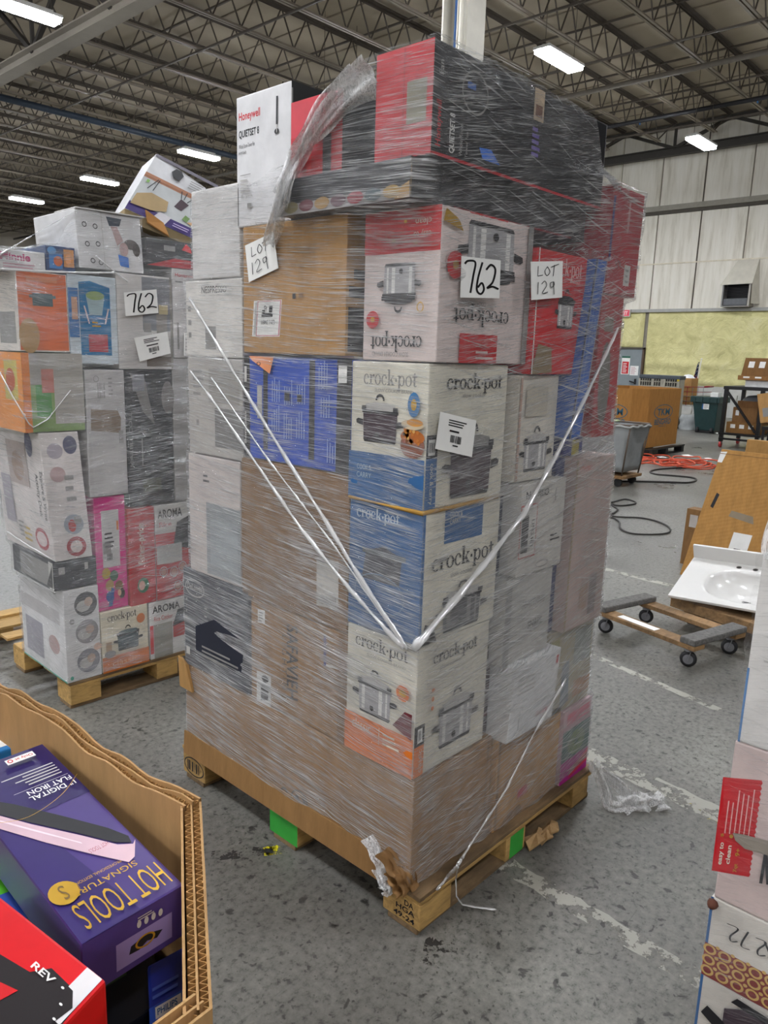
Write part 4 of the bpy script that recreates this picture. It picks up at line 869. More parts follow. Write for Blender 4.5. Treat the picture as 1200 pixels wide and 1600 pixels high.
R = q.R; R.rect(.22, .38, .78, .88, pm('c9c7c5', .4)).rect(.24, .5, .5, .6, GREYP).bars(.36, .44, .56, .5, INK, 8).lines(.3, .55, .6, .7, 4, INK).rect(.7, .7, .76, .78, ORANGE)
for u, v, c in ((.3, .33, 'b89a38'), (.55, .3, '3a5a44'), (.4, .22, 'b08a5a'), (.7, .2, '7a5438'), (.4, .12, '2f55a0'), (.65, .12, 'c0336a')): R.ell(u, v, .14, .05, pm(c), 12)
R.poly([(.32, .03), (.45, .03), (.55, .18), (.45, .2)], pm('2c4f9a')).ell(.78, .13, .1, .045, pm('2b1c1a')).ell(.7, .14, .06, .03, pm('c99a80'))
q = box2('red toy carton with white sideways lettering in the shorter stack', (.31, .447, .0, .36, .428, .905), pm('b3202a', .42), 'toy_carton')
q.R.sub(.3, .42, .7, .84).rot().text('fisher-price', 0, .1, 1, .8, CREAM, .01); q.R.ell(.5, .2, .22, .08, pm('2f6a4a')).ell(.45, .2, .12, .05, pm('d0a090'))
q = box2('upper red and white cooker carton at the right of the red toy box', (.45, .64, .0, .40, .428, .905), pm('c9c7c3', .42), 'appliance_carton')
R = q.R; R.rect(0, 0, 1, .7, pm('b4242c')).text('AROMA', .08, .86, .7, .09, INK, .02).text('Rice', .12, .77, .34, .05, RED).poly([(.5, .55), (.62, .8), (1, .86), (1, .5)], DARK).rect(.02, .38, .75, .58, LGREY)
for u, v in ((.2, .3), (.5, .28), (.75, .32), (.6, .12), (.85, .14)): R.ring(u, v, .12, .055, .02, .01, LGREY).ell(u, v, .08, .035, pm('c08a80'))
q = box2('white activity desk carton with sideways writing and round toy photos, leaning at the corner', (-.035, .135, .0, .55, .711, 1.28), pm('d8d1ce', .42), 'toy_carton', lean=(-.04, 0))
R = q.R; R.ell(.35, .86, .2, .06, pm('a8a0a8')).ell(.75, .9, .18, .07, pm('56566e')).ell(.35, .68, .2, .06, pm('b59a98')).ell(.6, .28, .26, .08, pm('9aa0a8')).ell(.6, .1, .26, .08, pm('a23640')).ell(.6, .1, .16, .05, pm('d8c9c4')).lines(.5, .45, .8, .7, 3, GREYP)
R.ell(.55, .27, .1, .05, pm('b03a3a')).rect(.62, .28, .8, .34, GREYP)
L = q.L; g = L.sub(.80, .3, .98, .7).rotd(); g.text('Explore & Write', 0, .56, .95, .4, INK, .01).text('Activity Desk', .06, .06, .85, .4, INK, .01)
L.ell(.8, .15, .13, .09, pm('a83a44')).ell(.8, .15, .1, .06, pm('d9c9c8')).ell(.78, .9, .07, .1, pm('4f4f6a')).rect(.3, .55, .7, .9, pm('b0a29c')).ell(.5, .7, .12, .12, pm('9c8476')).lines(.45, .08, .62, .22, 3, pm('c8a83a')).rect(.1, .2, .3, .6, pm('a09aa4')); L.lines(.35, .1, .5, .25, 4, GREYP)
q = box2('tall light grey carton with torn brown patch and small barcode', (.137, .32, .0, .40, .98, 1.545), pm('b3b0ae', .5), 'appliance_carton')
q.R.poly([(.1, .53), (.85, .5), (.88, .62), (.8, .68), (.12, .7)], pm('7d6a55')).ring(.28, .93, .07, .025, .015, .006, GREYP).bars(.3, .78, .5, .9, GREYP, 10).lines(.58, .8, .7, .95, 5, GREYP).lines(.5, .38, .72, .44, 2, GREYP).rect(.1, .02, .95, .48, pm('bab7b5')).rect(.8, .42, .92, .52, GREYP)
q = box2('tall black carton with grey sideways lettering in the shorter stack', (.323, .56, .0, .40, .915, 1.545), pm('28292c', .42), 'appliance_carton')
q.R.sub(.05, .3, .12, .7).rot().text('MARBLE COLL', 0, 0, 1, 1, GREYP); q.R.sub(.28, .3, .34, .62).rot().lines(0, 0, 1, 1, 1, GREYP); q.R.poly([(.1, .98), (.4, .95), (.6, .6), (.35, .7)], pm('6f6c68')).rect(.15, .85, .4, .97, pm('7a7a80')).ell(.9, .8, .14, .12, pm('6a6562')).rect(.3, .1, .7, .2, pm('4a4c3c'))
q = box2('plain grey carton beside the tall black one, half hidden by the tall stack', (.563, .72, .0, .40, .915, 1.60), pm('9d9a98', .5), 'appliance_carton')
q = box2('green and orange game carton under the orange panel box, hazy behind film', (-.125, .13, .0, .5, 1.284, 1.612), pm('7f9a5c'), 'toy_carton')
q.R.rect(0, .6, 1, 1, pm('9a958c')).rect(.0, 0, .12, 1, pm('d07a32')).rect(.2, .2, .45, .6, pm('4f8a46')).rect(.5, .1, 1, .7, pm('a9a49c')).rect(.3, .5, .5, .8, pm('b06a5a')); q.L.rect(.3, 0, 1, 1, pm('d98a3a')).rect(.62, .4, .9, .9, pm('bcae5a')).rect(0, 0, .3, 1, pm('7fa04a')).ell(.75, .65, .1, .15, pm('b05a3a'))
q = box2('white carton with large orange panel and dark pot picture, upper corner of the shorter stack', (-.127, .08, .0, .5, 1.616, 1.934), pm('d6cfc6', .42), SC)
q.R.rect(.02, .02, .98, .99, pm('d06a3c', .42)).rect(.3, .58, .7, .74, pm('4a5a5c')).rect(.24, .68, .76, .72, pm('5e6e70')).rect(.2, .88, .8, .95, pm('d98a64')).ell(.2, .2, .2, .22, pm('b08a54')); q.L.rect(.6, .1, .95, .5, GREYP)
q = box2('pale carton with blue game panel showing a green topped basket and red patch', (.082, .298, .0, .45, 1.57, 1.94), pm('c3cdd3', .42), 'toy_carton')
R = q.R; R.poly([(.22, .1), (.86, .1), (.86, .88), (.45, .94), (.22, .92)], pm('1f6f9e')).poly([(.36, .78), (.74, .76), (.68, .56), (.42, .56)], pm('9ab0b4')).ell(.55, .78, .19, .05, pm('8aa06a')).rect(.38, .14, .78, .34, pm('b04a52')).rect(0, .3, .2, .85, pm('3d6fa5')).rect(.06, .5, .18, .75, pm('c49a80'))
R.poly([(.30, .66), (.33, .66), (.42, .46), (.39, .46)], pm('d9c9c9')).poly([(.8, .64), (.83, .64), (.75, .46), (.72, .46)], pm('d9c9c9')).lines(.46, .42, .64, .5, 2, GOLD)
q = box2('pale grey carton with blurred dark picture behind the 762 sheet of the shorter stack', (.30, .57, .0, .42, 1.549, 1.965), pm('c8c4c0', .42), 'appliance_carton')
q.R.rect(.45, .42, 1, .98, pm('7e7f84')).rect(.5, .03, .98, .14, pm('6d635a')).rect(.7, .2, .9, .6, pm('8f8a84')).rect(.46, .4, .6, .5, GREYP).rect(.75, .6, .92, .7, pm('c2b48c')).rect(.96, 0, 1, 1, pm('8a867e'))
q = box2('white fan carton with red name, right end of the upper row of the shorter stack', (.575, .78, .0, .42, 1.603, 2.01), pm('cfccca', .42), 'fan_carton')
q.R.text('Honeywell', .08, .9, .5, .05, pm('c0303a'), .02).lines(.08, .84, .4, .88, 1, GREYP).rect(.1, .1, .15, .4, GREYP)
q = box2('white party favour carton with pink bubble lettering at the left end of the top', (-.20, -.004, .0, .3, 1.937, 2.012), pm('d5d3d2', .42), 'toy_carton')
q.R.text('Minnie', .1, .45, .6, .4, pm('b01e64'), .04).lines(.15, .05, .9, .35, 2, pm('c08a9a')); q.L.rect(0, .5, 1, 1, pm('7a6a90'))
q = box2('small dark blue toy carton between the pink lettered and shower head boxes', (.0, .122, .0, .3, 1.945, 2.045), pm('27406a', .42), 'toy_carton')
q.R.rect(.1, .1, .55, .7, pm('3f7fc0')).rect(.6, .2, .95, .9, pm('c98a4a')).ell(.4, .4, .15, .2, pm('d06a3a')).ell(.75, .5, .1, .2, pm('e0a070')); q.R.ell(.2, .8, .15, .15, pm('5a94c8'))
q = box2('white carton with shower head photos and small icons on top of the shorter stack', (.14, .435, .0, .42, 1.97, 2.205), pm('d2d1d1', .42), 'appliance_carton', lean=(-.012, 0))
R = q.R; R.poly([(.46, .94), (.7, .93), (.66, .8), (.5, .78)], pm('3a4450')).poly([(.52, .78), (.62, .78), (.7, .55), (.6, .45)], pm('a98f8c')).ell(.82, .5, .11, .09, pm('5c5550')).ell(.9, .42, .06, .12, pm('4d4642')).ell(.7, .4, .07, .12, pm('b89c98')).poly([(.6, .3), (.76, .26), (.76, .08), (.62, .1)], pm('2a6fc4')).rect(.38, .0, .39, 1, LGREY)
for u, v in ((.12, .75), (.28, .74), (.14, .42), (.3, .44), (.2, .14), (.32, .12)): R.ring(u, v, .035, .045, .01, .015, INK)
q.Tp.rect(.02, .02, .98, .98, pm('e0dedb')); mb = q.part('top_flap'); mb.hexa([T2(V3(*p)) for p in ((.13, -.01, 2.206), (.44, -.01, 2.207), (.44, .2, 2.207), (.13, .2, 2.206), (.13, -.01, 2.21), (.44, -.012, 2.212), (.44, .2, 2.211), (.13, .2, 2.21))], pm('dddbd8', .5), .001)
q = box2('flat dark carton with red front corner beneath the tilted photo box', (.45, .74, .0, .4, 2.012, 2.13), pm('3a3a3d', .42), 'appliance_carton')
q.R.poly([(.0, 0), (1, 0), (1, .3), (.5, .35)], pm('b8323c')).poly([(.62, .7), (.7, .95), (.78, .8), (.8, .6)], pm('d8202c')).rect(.3, .6, .5, .8, GREYP)
# tilted open photo box
def loc2(x, y, ly):
    o = T2(V3(0, ly, 0)); return hit(x, y, o, EY)
c = [loc2(195, 325, .1), loc2(300, 372, .1)]; t = [loc2(245, 240, .22), loc2(322, 294, .22)]
n = np.cross(c[1]-c[0], t[0]-c[0]); n = -n/np.linalg.norm(n)*.13
q = Carton.__new__(Carton); q.T = T2; q.c = [c[0], c[1], c[1]+n, c[0]+n, t[0], t[1], t[1]+n, t[0]+n]
q._fin('light_fitting_carton', 'torn open box with a room photo and purple band, tilted up on the shorter stack', 'box', None, pm('d4d4d6', .42), .003)
R = q.R; R.rect(0, .0, 1, .14, PURPLE).rect(0, .14, 1, .64, pm('b9bcbc')).rect(.0, .58, 1, .66, pm('a8704f')).rect(0, .95, 1, 1, pm('6a6570')).rect(.0, .6, 1, .61, pm('8a5a40'))
R.poly([(.3, .84), (.36, .76), (.46, .76), (.48, .86), (.42, .92), (.34, .92)], INK).poly([(.56, .34), (.68, .32), (.74, .46), (.6, .5)], pm('3c2630')); 
for a, b_ in (((.6, .5), (.56, .62)), ((.64, .5), (.64, .63)), ((.7, .48), (.76, .6)), ((.2, .62), (.12, .42)), ((.22, .62), (.2, .42)), ((.84, .38), (.8, .52)), ((.84, .38), (.96, .5))): R.stroke([a, b_], .012, INK, 1.4)
R.poly([(.02, .1), (.3, .12), (.5, .2), (.46, .36), (.2, .38), (.03, .28)], pm('a98f62')).poly([(.74, .2), (.82, .18), (.84, .26), (.76, .28)], pm('6a8a4c')).poly([(.82, .18), (.92, .16), (.9, .22)], pm('b89060')).rect(.06, .5, .1, .55, pm('7aa850')).poly([(.36, .02), (.56, 0), (.6, .14), (.42, .16)], pm('c8c4c8')).lines(.66, .03, .94, .1, 2, pm('b8a8d0'))
R.lines(.6, .7, .84, .85, 4, GREYP)
q.mb.hexa([p+n*.02 if k in (0, 1, 4, 5) else p for k, p in enumerate([c[0]+V3(.0, 0, -.05), c[1]+V3(0, 0, -.04), c[1]+n+V3(0, 0, -.04), c[0]+n+V3(0, 0, -.05), c[0], c[1], c[1]+n, c[0]+n])], pm('8f7d5c', .7), .002)
mb = q.part('torn_flap'); u = c[1]-c[0]; mb.hexa([c[0]+u*.3+V3(-.0, -.012, -.02), c[0]+u*.62+V3(0, -.012, -.04), c[0]+u*.62+V3(0, -.008, -.045), c[0]+u*.3+V3(0, -.008, -.025), c[0]+u*.28+V3(0, -.014, .03), c[0]+u*.55+V3(0, -.006, .01), c[0]+u*.55+V3(0, -.003, .01), c[0]+u*.28+V3(0, -.004, .03)], pm('c08a50', .7), .001)
TILT = q
q = box2('small blue print carton peeking out behind the shower head box', (.30, .44, .43, .6, 1.97, 2.235), pm('2c3f9a', .4), 'toy_carton'); q.R.rect(.2, .86, .5, .96, pm('d0b8a8')); q.L.rect(.1, .85, .5, .97, pm('7f90d0'))
for k in B: k.done()
TILT.done()
c0 = T2(V3(.25, .25, 0))[:2]
FB = Film(B, c0, .13, 2.26, T2(V3(0, 0, 0))[:2], closing=9)
WRAPB = film_mat('stretch_film_loose', .06, .40, -.12, .1, .28, .0, lowhaze=.05)
zb2 = interp([(-3, .15), (0, .14), (3, .15)])
zt2 = interp([(-3, 1.95), (-1, 1.97), (-.45, 2.0), (-.2, 2.05), (.0, 2.1), (.1, 2.15), (.16, 2.212), (.42, 2.214), (.47, 2.14), (.8, 2.14), (1.0, 2.05), (3, 1.95)])
wrapB = tag(FB.mesh(WRAPB, zb2, rag(zt2, .006)).build('stretch_wrap', loc=T2(V3(.5, .6, .13))), 'clear stretch film around the shorter stack at the left', 'stretch wrap')
for pts, r in (([(0, 582), (20, 620), (45, 662), (52, 668), (75, 655), (110, 610)], .004), ([(0, 420), (60, 424), (130, 426), (178, 426)], .004), ([(150, 400), (178, 424), (200, 440)], .003), ([(10, 830), (40, 850), (88, 878)], .004), ([(0, 398), (60, 362), (118, 330)], .003)):
    strand(FB, pts, r, MB(), n=30).build('twisted_strand', parent=wrapB)
sheet(FB, [(196, 494), (247, 489), (244, 452), (193, 457)], '762 number paper on the shorter stack at the left', 'paper', hand762, 'papers on the shorter stack')
sheet(FB, [(218, 565), (266, 552), (261, 518), (209, 528)], 'tilted barcode sheet below the 762 paper of the shorter stack', 'paper', barlabel, 'papers on the shorter stack')
sheet(FB, [(287, 556), (296, 556), (296, 520), (287, 520)], 'small white slip beside the edge of the tall stack', 'paper', lambda f: f.lines(.2, .2, .8, .8, 4, LGREY), 'papers on the shorter stack')

# ================================================================ STACK AT THE RIGHT EDGE
T3 = lambda p: V3(.05, -1.96, 0)+p
pallet('dim wooden pallet under the wrapped boxes at the right edge', T3, .9, 1.2, .13, False)
Cc = []
def box3(label, b, m, name='carton', **k):
    q = Carton(name, label, b, m, 'box', **k); Cc.append(q); return q
q = box3('lowest cooker carton at the right edge, with red and gold patterned band', (.05, .5, -1.32, -.752, .1305, .533), pm('cfc9c0', .42), SC)
L = q.L; PAT = pm('7c2622', .45); L.rect(0, 0, .01, 1, BLUE); L.rect(.0, .52, 1, .72, PAT)
for i in range(18):
    for k in range(3): L.ring(.02+.055*i, .56+.065*k, .024, .03, .009, .011, pm('c9a25a')); L.k[0] -= 1; L.ell(.0475+.055*i, .59+.065*k, .008, .01, pm('c9a25a'), 8); L.k[0] -= 1
L.k[0] += 1; L.rect(.27, .72, .8, 1, pm('48657f')).text('crock', .32, .76, .3, .14, CREAM)
L.sub(.06, .76, .26, .95).flip().stroke([(.1, .8), (.3, .3)], .04, INK).stroke([(.2, .7), (.05, .3)], .04, INK); g = L.flip().sub(.72, .08, .94, .2)
g.stroke([(.02, .4), (.2, .6)], .03, INK).stroke([(.06, .9), (.12, .1)], .03, INK).stroke([(.16, .9), (.22, .1)], .03, INK).stroke([(.32, .8), (.42, .95), (.44, .7), (.34, .2), (.5, .2)], .03, INK).stroke([(.56, .9), (.7, .9), (.62, .1)], .03, INK).stroke([(.76, .8), (.86, .95), (.88, .7), (.78, .2), (.96, .2)], .03, INK)
L.poly([(.1, .1), (.7, .0), (.85, .3), (.8, .42), (.2, .48), (.1, .4)], pm('3b2a35')).poly([(.02, .3), (.14, .2), (.16, .28), (.04, .36)], DARK).rect(.2, .34, .8, .4, pm('8f9aa6')).poly([(.12, .46), (.3, .44), (.3, .48), (.14, .5)], DARK)
mb = q.part('torn_corner'); mb.lathe([(.0, -.01), (.012, 0), (.008, .012), (0, .016)], (.047, -.758, .52), (-1, 0, 0), pm('5a3324', .8), 8)
q = box3('pale pink cooker carton with red easy to clean panel at the right edge', (.05, .5, -1.32, -.757, .5345, .898), pm('cbb7b2', .42), SC)
L = q.L; g = L.px((1112, 1360), (1170, 1370), (1130, 1214)); g.rect(0, 0, 1, 1, RED)
for k in range(18): g.poly([(1, k/18), (1.035, (k+.5)/18), (1, (k+1)/18)], RED); g.k[0] -= 1
g.k[0] += 1
r_ = g.rot(); r_.text('easy to', .08, .72, .24, .14, CREAM, .02).text('clean', .1, .54, .2, .12, CREAM, .02).lines(.42, .1, .95, .85, 6, pm('e0a09c'), .25).text('$', .38, .78, .04, .09, GOLD).text('9+', .2, .3, .08, .12, GOLD, .02).text('7qt', .0+.03, .3, .09, .12, GOLD, .02).ell(.4, .58, .02, .05, GOLD).ell(.4, .36, .02, .05, GOLD)
L.px((1180, 1420), (1230, 1430), (1186, 1300)).flip().text('Ov', .1, .1, .8, .8, INK, .03)
mb = q.part('torn_patch'); L.on(mb).pxpoly([(1146, 1300), (1160, 1302), (1200, 1312), (1230, 1322), (1230, 1345), (1200, 1335), (1165, 1325), (1150, 1312)], pm('8f8578', .7))
q = box3('white carton topmost of the film wrapped boxes at the right edge', (.05, .5, -1.32, -.762, .8995, 1.30), pm('d6d3cf', .42), 'appliance_carton')
q.L.rect(0, 0, .008, .4, pm('5a82b0')).rect(.05, .45, 1, .46, LGREY).lines(.3, .6, .8, .9, 3, pm('c8c5c0'))
q = box3('navy blue printed carton on top of the white one at the right edge', (.06, .4, -1.3, -.79, 1.3015, 1.40), NAVY, 'appliance_carton')
q.L.rect(.02, .1, .06, .9, LGREY).rect(.08, .2, .2, .8, pm('2b3a7a'))
for k in Cc: k.done()
FC = Film(Cc, (.2, -1.0), .13, 1.42, (.05, -.755), closing=4)
wrapC = tag(FC.mesh(film_mat('stretch_film_thin', .01, .22, .3, .2, .25, 0, lowhaze=0), interp([(-3, .15), (3, .15)]), interp([(-3, 1.3), (3, 1.3)])).build('stretch_wrap', loc=(.3, -1.1, .13)), 'thin clear film around the boxes at the right edge', 'stretch wrap')
p0 = V3(.05, -.775, 1.30)
veil('loose_tail', [p0+V3(-.004, -.01, -.01), p0+V3(-.014, .004, .0), p0+V3(-.012, .008, .03), p0+V3(-.006, 0, .075)], .014, parent=wrapC, n=16, c=4, amp=.004)

# ================================================================ OPEN BULK BIN IN FRONT AT THE LEFT
RIM = 1.15
poly = [(-1.066, -.523), (-1.215, -.76), (-1.62, -.80), (-2.05, -.62), (-2.08, .30), (-1.9, .52), (-1.30, .50), (-1.112, .22)]
# order: start at the visible corner and go round; inside is on the left of travel from the far side
P = [np.array(p) for p in poly]; ctr = sum(P)/len(P)
binm = card('b08a5c'); bin_o = None
def rimz(t): return RIM+.005*math.sin(t*19)+.003*math.sin(t*47+1)
mbw = MB(); mbf = MB(); tot = 0
for i in range(len(P)):
    a, b = P[i], P[(i+1) % len(P)]; d = b-a; Ls = np.linalg.norm(d); d = d/Ls; n = np.array([d[1], -d[0]]);
    if np.dot(n, ctr-a) > 0: n = -n
    vis = i in (0, 7, 6); n_ = int(Ls/.02) if vis else 4
    for off, th in ((0, .0025), (-.010, .002), (-.020, .0025)):
        vs = []
        for k in range(n_+1):
            p = a+d*Ls*k/n_; z = rimz(tot+Ls*k/n_)+(.0015*math.sin((tot+k*.02)*70+off*300) if vis else 0)
            ex = (k/n_*2-1)*.0*off
            for o_, zz in ((off, .145), (off-th, .145), (off-th, z), (off, z)): q_ = p+n*o_; vs.append((q_[0], q_[1], zz))
        fs = []
        for k in range(n_):
            A_ = k*4
            for j in range(4): fs.append((A_+j, A_+(j+1) % 4, A_+4+(j+1) % 4, A_+4+j))
        mbw.add(vs, fs, binm)
    if vis:
        for off, ph in ((-.0062, 0), (-.0152, 2)):
            m_ = int(Ls/.0013); vs = []
            for k in range(m_+1):
                s_ = Ls*k/m_; p = a+d*s_+n*(off+.0034*math.sin(s_*2*math.pi/.0088+ph)); z = rimz(tot+s_)-.004
                p2 = p+n*.0016; vs += [(p[0], p[1], z-.03), (p[0], p[1], z), (p2[0], p2[1], z), (p2[0], p2[1], z-.03)]
            mbf.add(vs, [(4*k+j, 4*k+4+j, 4*k+5+j, 4*k+1+j) for k in range(m_) for j in range(3)], CARDL)
    tot += Ls
bin_o = tag(mbw.build('bulk_bin', loc=(ctr[0], ctr[1], .145)), 'open brown corrugated bulk bin full of small boxed goods, close in front', 'bulk bin')
mbf.build('corrugated_rim', parent=bin_o)
pallet('rough pallet under the open bulk bin', lambda p: V3(-2.15, -.85, 0)+p, 1.1, 1.4, .13, False)
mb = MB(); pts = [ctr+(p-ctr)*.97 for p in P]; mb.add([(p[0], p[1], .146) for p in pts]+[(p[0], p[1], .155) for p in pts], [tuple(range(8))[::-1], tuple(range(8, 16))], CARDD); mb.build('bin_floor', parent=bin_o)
class Slab(Carton):
    """box whose top face is given by three points; faces: Tp top (u to the right, v away), R the near end"""
    def __init__(s, name, label, bl, br, fr_, z, th, m, tilt=(0, 0, 0), bev=.003):
        a, b, c = at(*bl, 'z', z+tilt[0]), at(*br, 'z', z+tilt[1]), at(*fr_, 'z', z+tilt[2]); d = a+c-b
        n = np.cross(b-a, d-a); n = n/np.linalg.norm(n)*-th; s.T = None
        s.c = [a+n, b+n, c+n, d+n, a, b, c, d]; s._fin(name, label, 'box', None, m, bev)
        s.Tp = Fr(s.mb, a, b-a, d-a); s.R = Fr(s.mb, a+n, b-a, -n); s.E = Fr(s.mb, b+n, c-b, -n)
HT = pm('4a3a78', .3, .08, 6); 
q = Slab('hair_iron_carton', 'purple box with gold lettering and a pale pink iron, in the bulk bin', (128, 1476), (288, 1382), (66, 1163), 1.112, .06, HT, (0, 0, .012))
Tf = q.Tp; DKP = pm('2a1f56', .3); 
Tf.rect(0, .6, 1, 1, DKP).poly([(0, .0), (.55, 0), (.3, .6), (0, .6)], pm('372a66', .3)).poly([(0, .84), (0, .75), (.3, .575), (.6, .415), (.8, .3), (.92, .265), (.945, .30), (.85, .38), (.6, .53), (.3, .7)], INK).poly([(0, .74), (0, .63), (.3, .44), (.55, .3), (.76, .19), (.84, .2), (.97, .27), (.92, .255), (.8, .285), (.6, .4), (.3, .56)], pm('d4b3bd', .3)).poly([(0, .70), (0, .685), (.3, .505), (.55, .36), (.55, .37), (.3, .52)], pm('f0dde2', .3))
Tf.ring(.14, .2, .13, .045, .004, .002, GOLD).ell(.13, .2, .13, .05, GOLD); g = Tf.sub(.06, .16, .2, .24).flip(); g.text('S', .3, .1, .4, .8, pm('6f5420'), .0)
g = Tf.flip(); g.text('HOT TOOLS', .07, .865, .84, .11, GOLD, -.005).text('SIGNATURE', .2, .82, .62, .024, GOLD).text('PROFESSIONAL EDITION', .3, .79, .45, .012, GOLD)
g.sub(0, 0, 1, 1).text('1" DIGITAL', .06, .31, .5, .028, WHITE, .01).text('FLAT IRON', .06, .275, .48, .028, WHITE, .01); g.rect(.06, .265, .66, .267, LGREY).lines(.1, .16, .7, .255, 5, LGREY, .3); g.rect(.18, .045, .5, .082, WHITE).text('Only at', .2, .052, .2, .022, RED, .01).ring(.455, .064, .03, .012, .012, .005, RED)
g = Tf.sub(.5, .285, .74, .305); g.flip().text('HOT TOOLS', .1, .0, .8, 1, pm('b05a6a'))
Tf.stroke([(0, .62), (.3, .58), (.7, .62), (1, .7)], .006, GOLD, .3); g = Tf.sub(.3, .3, .6, .4)
E_ = q.R; E_.rect(.0, 0, 1, 1, pm('4a3a7c', .3)).poly([(.3, .12), (.86, .12), (.86, .62), (.3, .62)], pm('8f80b8', .3)).poly([(.42, .3), (.52, .28), (.6, .36), (.7, .3), (.76, .4), (.6, .5), (.44, .44)], INK).ring(.58, .4, .1, .12, .02, .03, GOLD)
for k in range(4): E_.ell(.52+.07*k, .78, .022, .07, LGREY, 12)
E_.lines(.5, .86, .72, .95, 2, LGREY); q.E.lines(.1, .2, .5, .8, 3, pm('7a6aa8')); q.done()
q = Slab('hair_tool_carton', 'red box with black brush picture in the near corner of the bulk bin', (40, 1668), (166, 1532), (-8, 1394), 1.115, .21, pm('d3141e', .3), (0, 0, 0))
Tf = q.Tp; Tf.poly([(.0, 0), (.66, .02), (.74, .12), (.76, .3), (.6, .38), (.52, .7), (.3, .9), (0, 1)], pm('1b1416', .35)).rect(.42, .02, .98, .14, pm('dcd8d8', .35)); Tf.poly([(.0, .1), (.6, .03), (.72, .1), (.74, .26), (.55, .34), (.3, .5), (0, .6)], pm('1b1416', .35))
Tf.poly([(.1, .4), (.4, .34), (.28, .62), (.08, .66)], pm('c5141c', .35)); g = Tf.sub(.6, .2, .75, .42).rotd(); g.text('REV', .1, .2, .8, .5, WHITE, .02)
for u, v in ((.42, .06), (.55, .09), (.67, .15)): Tf.ell(u, v, .012, .012, WHITE, 8)
q.R.rect(.2, .15, .85, .8, LGREY).bars(.25, .2, .8, .75, INK, 20); q.E.rect(.02, .1, .5, .8, pm('c9c5c4')).bars(.05, .15, .45, .75, GREYP, 14); q.done()
q = Slab('grooming_carton', 'dark blue box with white name plate at the bin corner below the purple box', (235, 1640), (300, 1600), (288, 1478), .98, .078, pm('1f2f8a', .35))
q.Tp.rect(0, .0, 1, .45, pm('2a50b0', .35)).rect(.15, .28, .8, .42, WHITE).text('PHILIPS', .2, .31, .5, .08, BLUE, .02).lines(.1, .5, .9, .7, 2, pm('4a60b0')); q.done()
q = Slab('hair_tool_carton', 'blue and white box with red picture at the far left of the bulk bin', (-60, 1195), (20, 1168), (6, 1142), 1.07, .168, pm('2378b8', .35)); q.Tp.rect(0, .2, 1, 1, WHITE).rect(.2, .4, .8, .8, pm('a8483a')); q.R.rect(0, .75, 1, .9, WHITE); q.done()
q = Slab('hair_tool_carton', 'bright green and blue pack beside the red brush box', (-60, 1440), (44, 1436), (-6, 1352), 1.03, .128, pm('57b52e', .3)); q.Tp.poly([(.5, 0), (1, 0), (1, .5), (.7, .4)], pm('2448a0')).ell(.6, .5, .2, .1, pm('2448a0')).ell(.8, .7, .1, .06, WHITE); q.done()
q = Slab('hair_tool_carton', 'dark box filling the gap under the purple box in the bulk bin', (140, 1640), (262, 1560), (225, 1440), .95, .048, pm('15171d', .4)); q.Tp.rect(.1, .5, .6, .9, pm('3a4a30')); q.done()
q = Slab('hair_tool_carton', 'black hair tool pack showing a torn clear corner behind the purple box', (120, 1380), (205, 1345), (150, 1230), 1.045, .142, pm('221a26', .35)); q.Tp.rect(.5, .2, .9, .8, pm('c9c4c9', .3)); q.done()
Q1 = Carton('packing_carton', 'added filler carton, coloured dark for the shaded gaps, deep inside the bulk bin', (-1.86, -1.165, -.60, -.20, .156, .90), pm('2a2522', .6)); Q1.done()  # added filler; its dark colour paints the shade between the small boxes
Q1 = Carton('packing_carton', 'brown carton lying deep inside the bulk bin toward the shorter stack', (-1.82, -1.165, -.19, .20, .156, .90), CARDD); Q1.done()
# ================================================================ FURNITURE DOLLY, SINK TOP, LEANING CARTONS
DO, dex, dey = V3(2.555, .205, 0), V3(.968, -.25, 0), V3(.25, .968, 0)
TD = lambda x, y, z: DO+dex*x+dey*y+V3(0, 0, z)
def hx(mb, x0, x1, y0, y1, z0, z1, m, T=TD, bev=.003): return mb.hexa([T(*p) for p in ((x0, y0, z0), (x1, y0, z0), (x1, y1, z0), (x0, y1, z0), (x0, y0, z1), (x1, y0, z1), (x1, y1, z1), (x0, y1, z1))], m, bev)
WDO = wood('9a7850', .5); CARPET = pm('6c6a67', .95, .15, 60, .1); RUB = pm('232325', .6); ZINC = pm('8f8f92', .35, metal=.7)
d = empty('furniture_dolly', 'wooden furniture dolly with grey padded ends and four black casters', 'dolly', TD(.24, .36, 0))
for x in (0, .385): hx(MB(), x, x+.095, 0, .72, .108, .135, WDO).build('side_rail', parent=d)
for y in (0, .63): hx(MB(), -.004, .484, y-.004, y+.094, .1352, .172, CARPET, bev=.01).build('padded_end', parent=d)
mb = MB(); f = Fr(mb, TD(.02, .55, .1355), TD(.02, .28, .1355)-TD(.02, .55, .1355), dex*.055); f.rect(0, 0, 1, 1, PAPER); mb.build('address_label', parent=d)
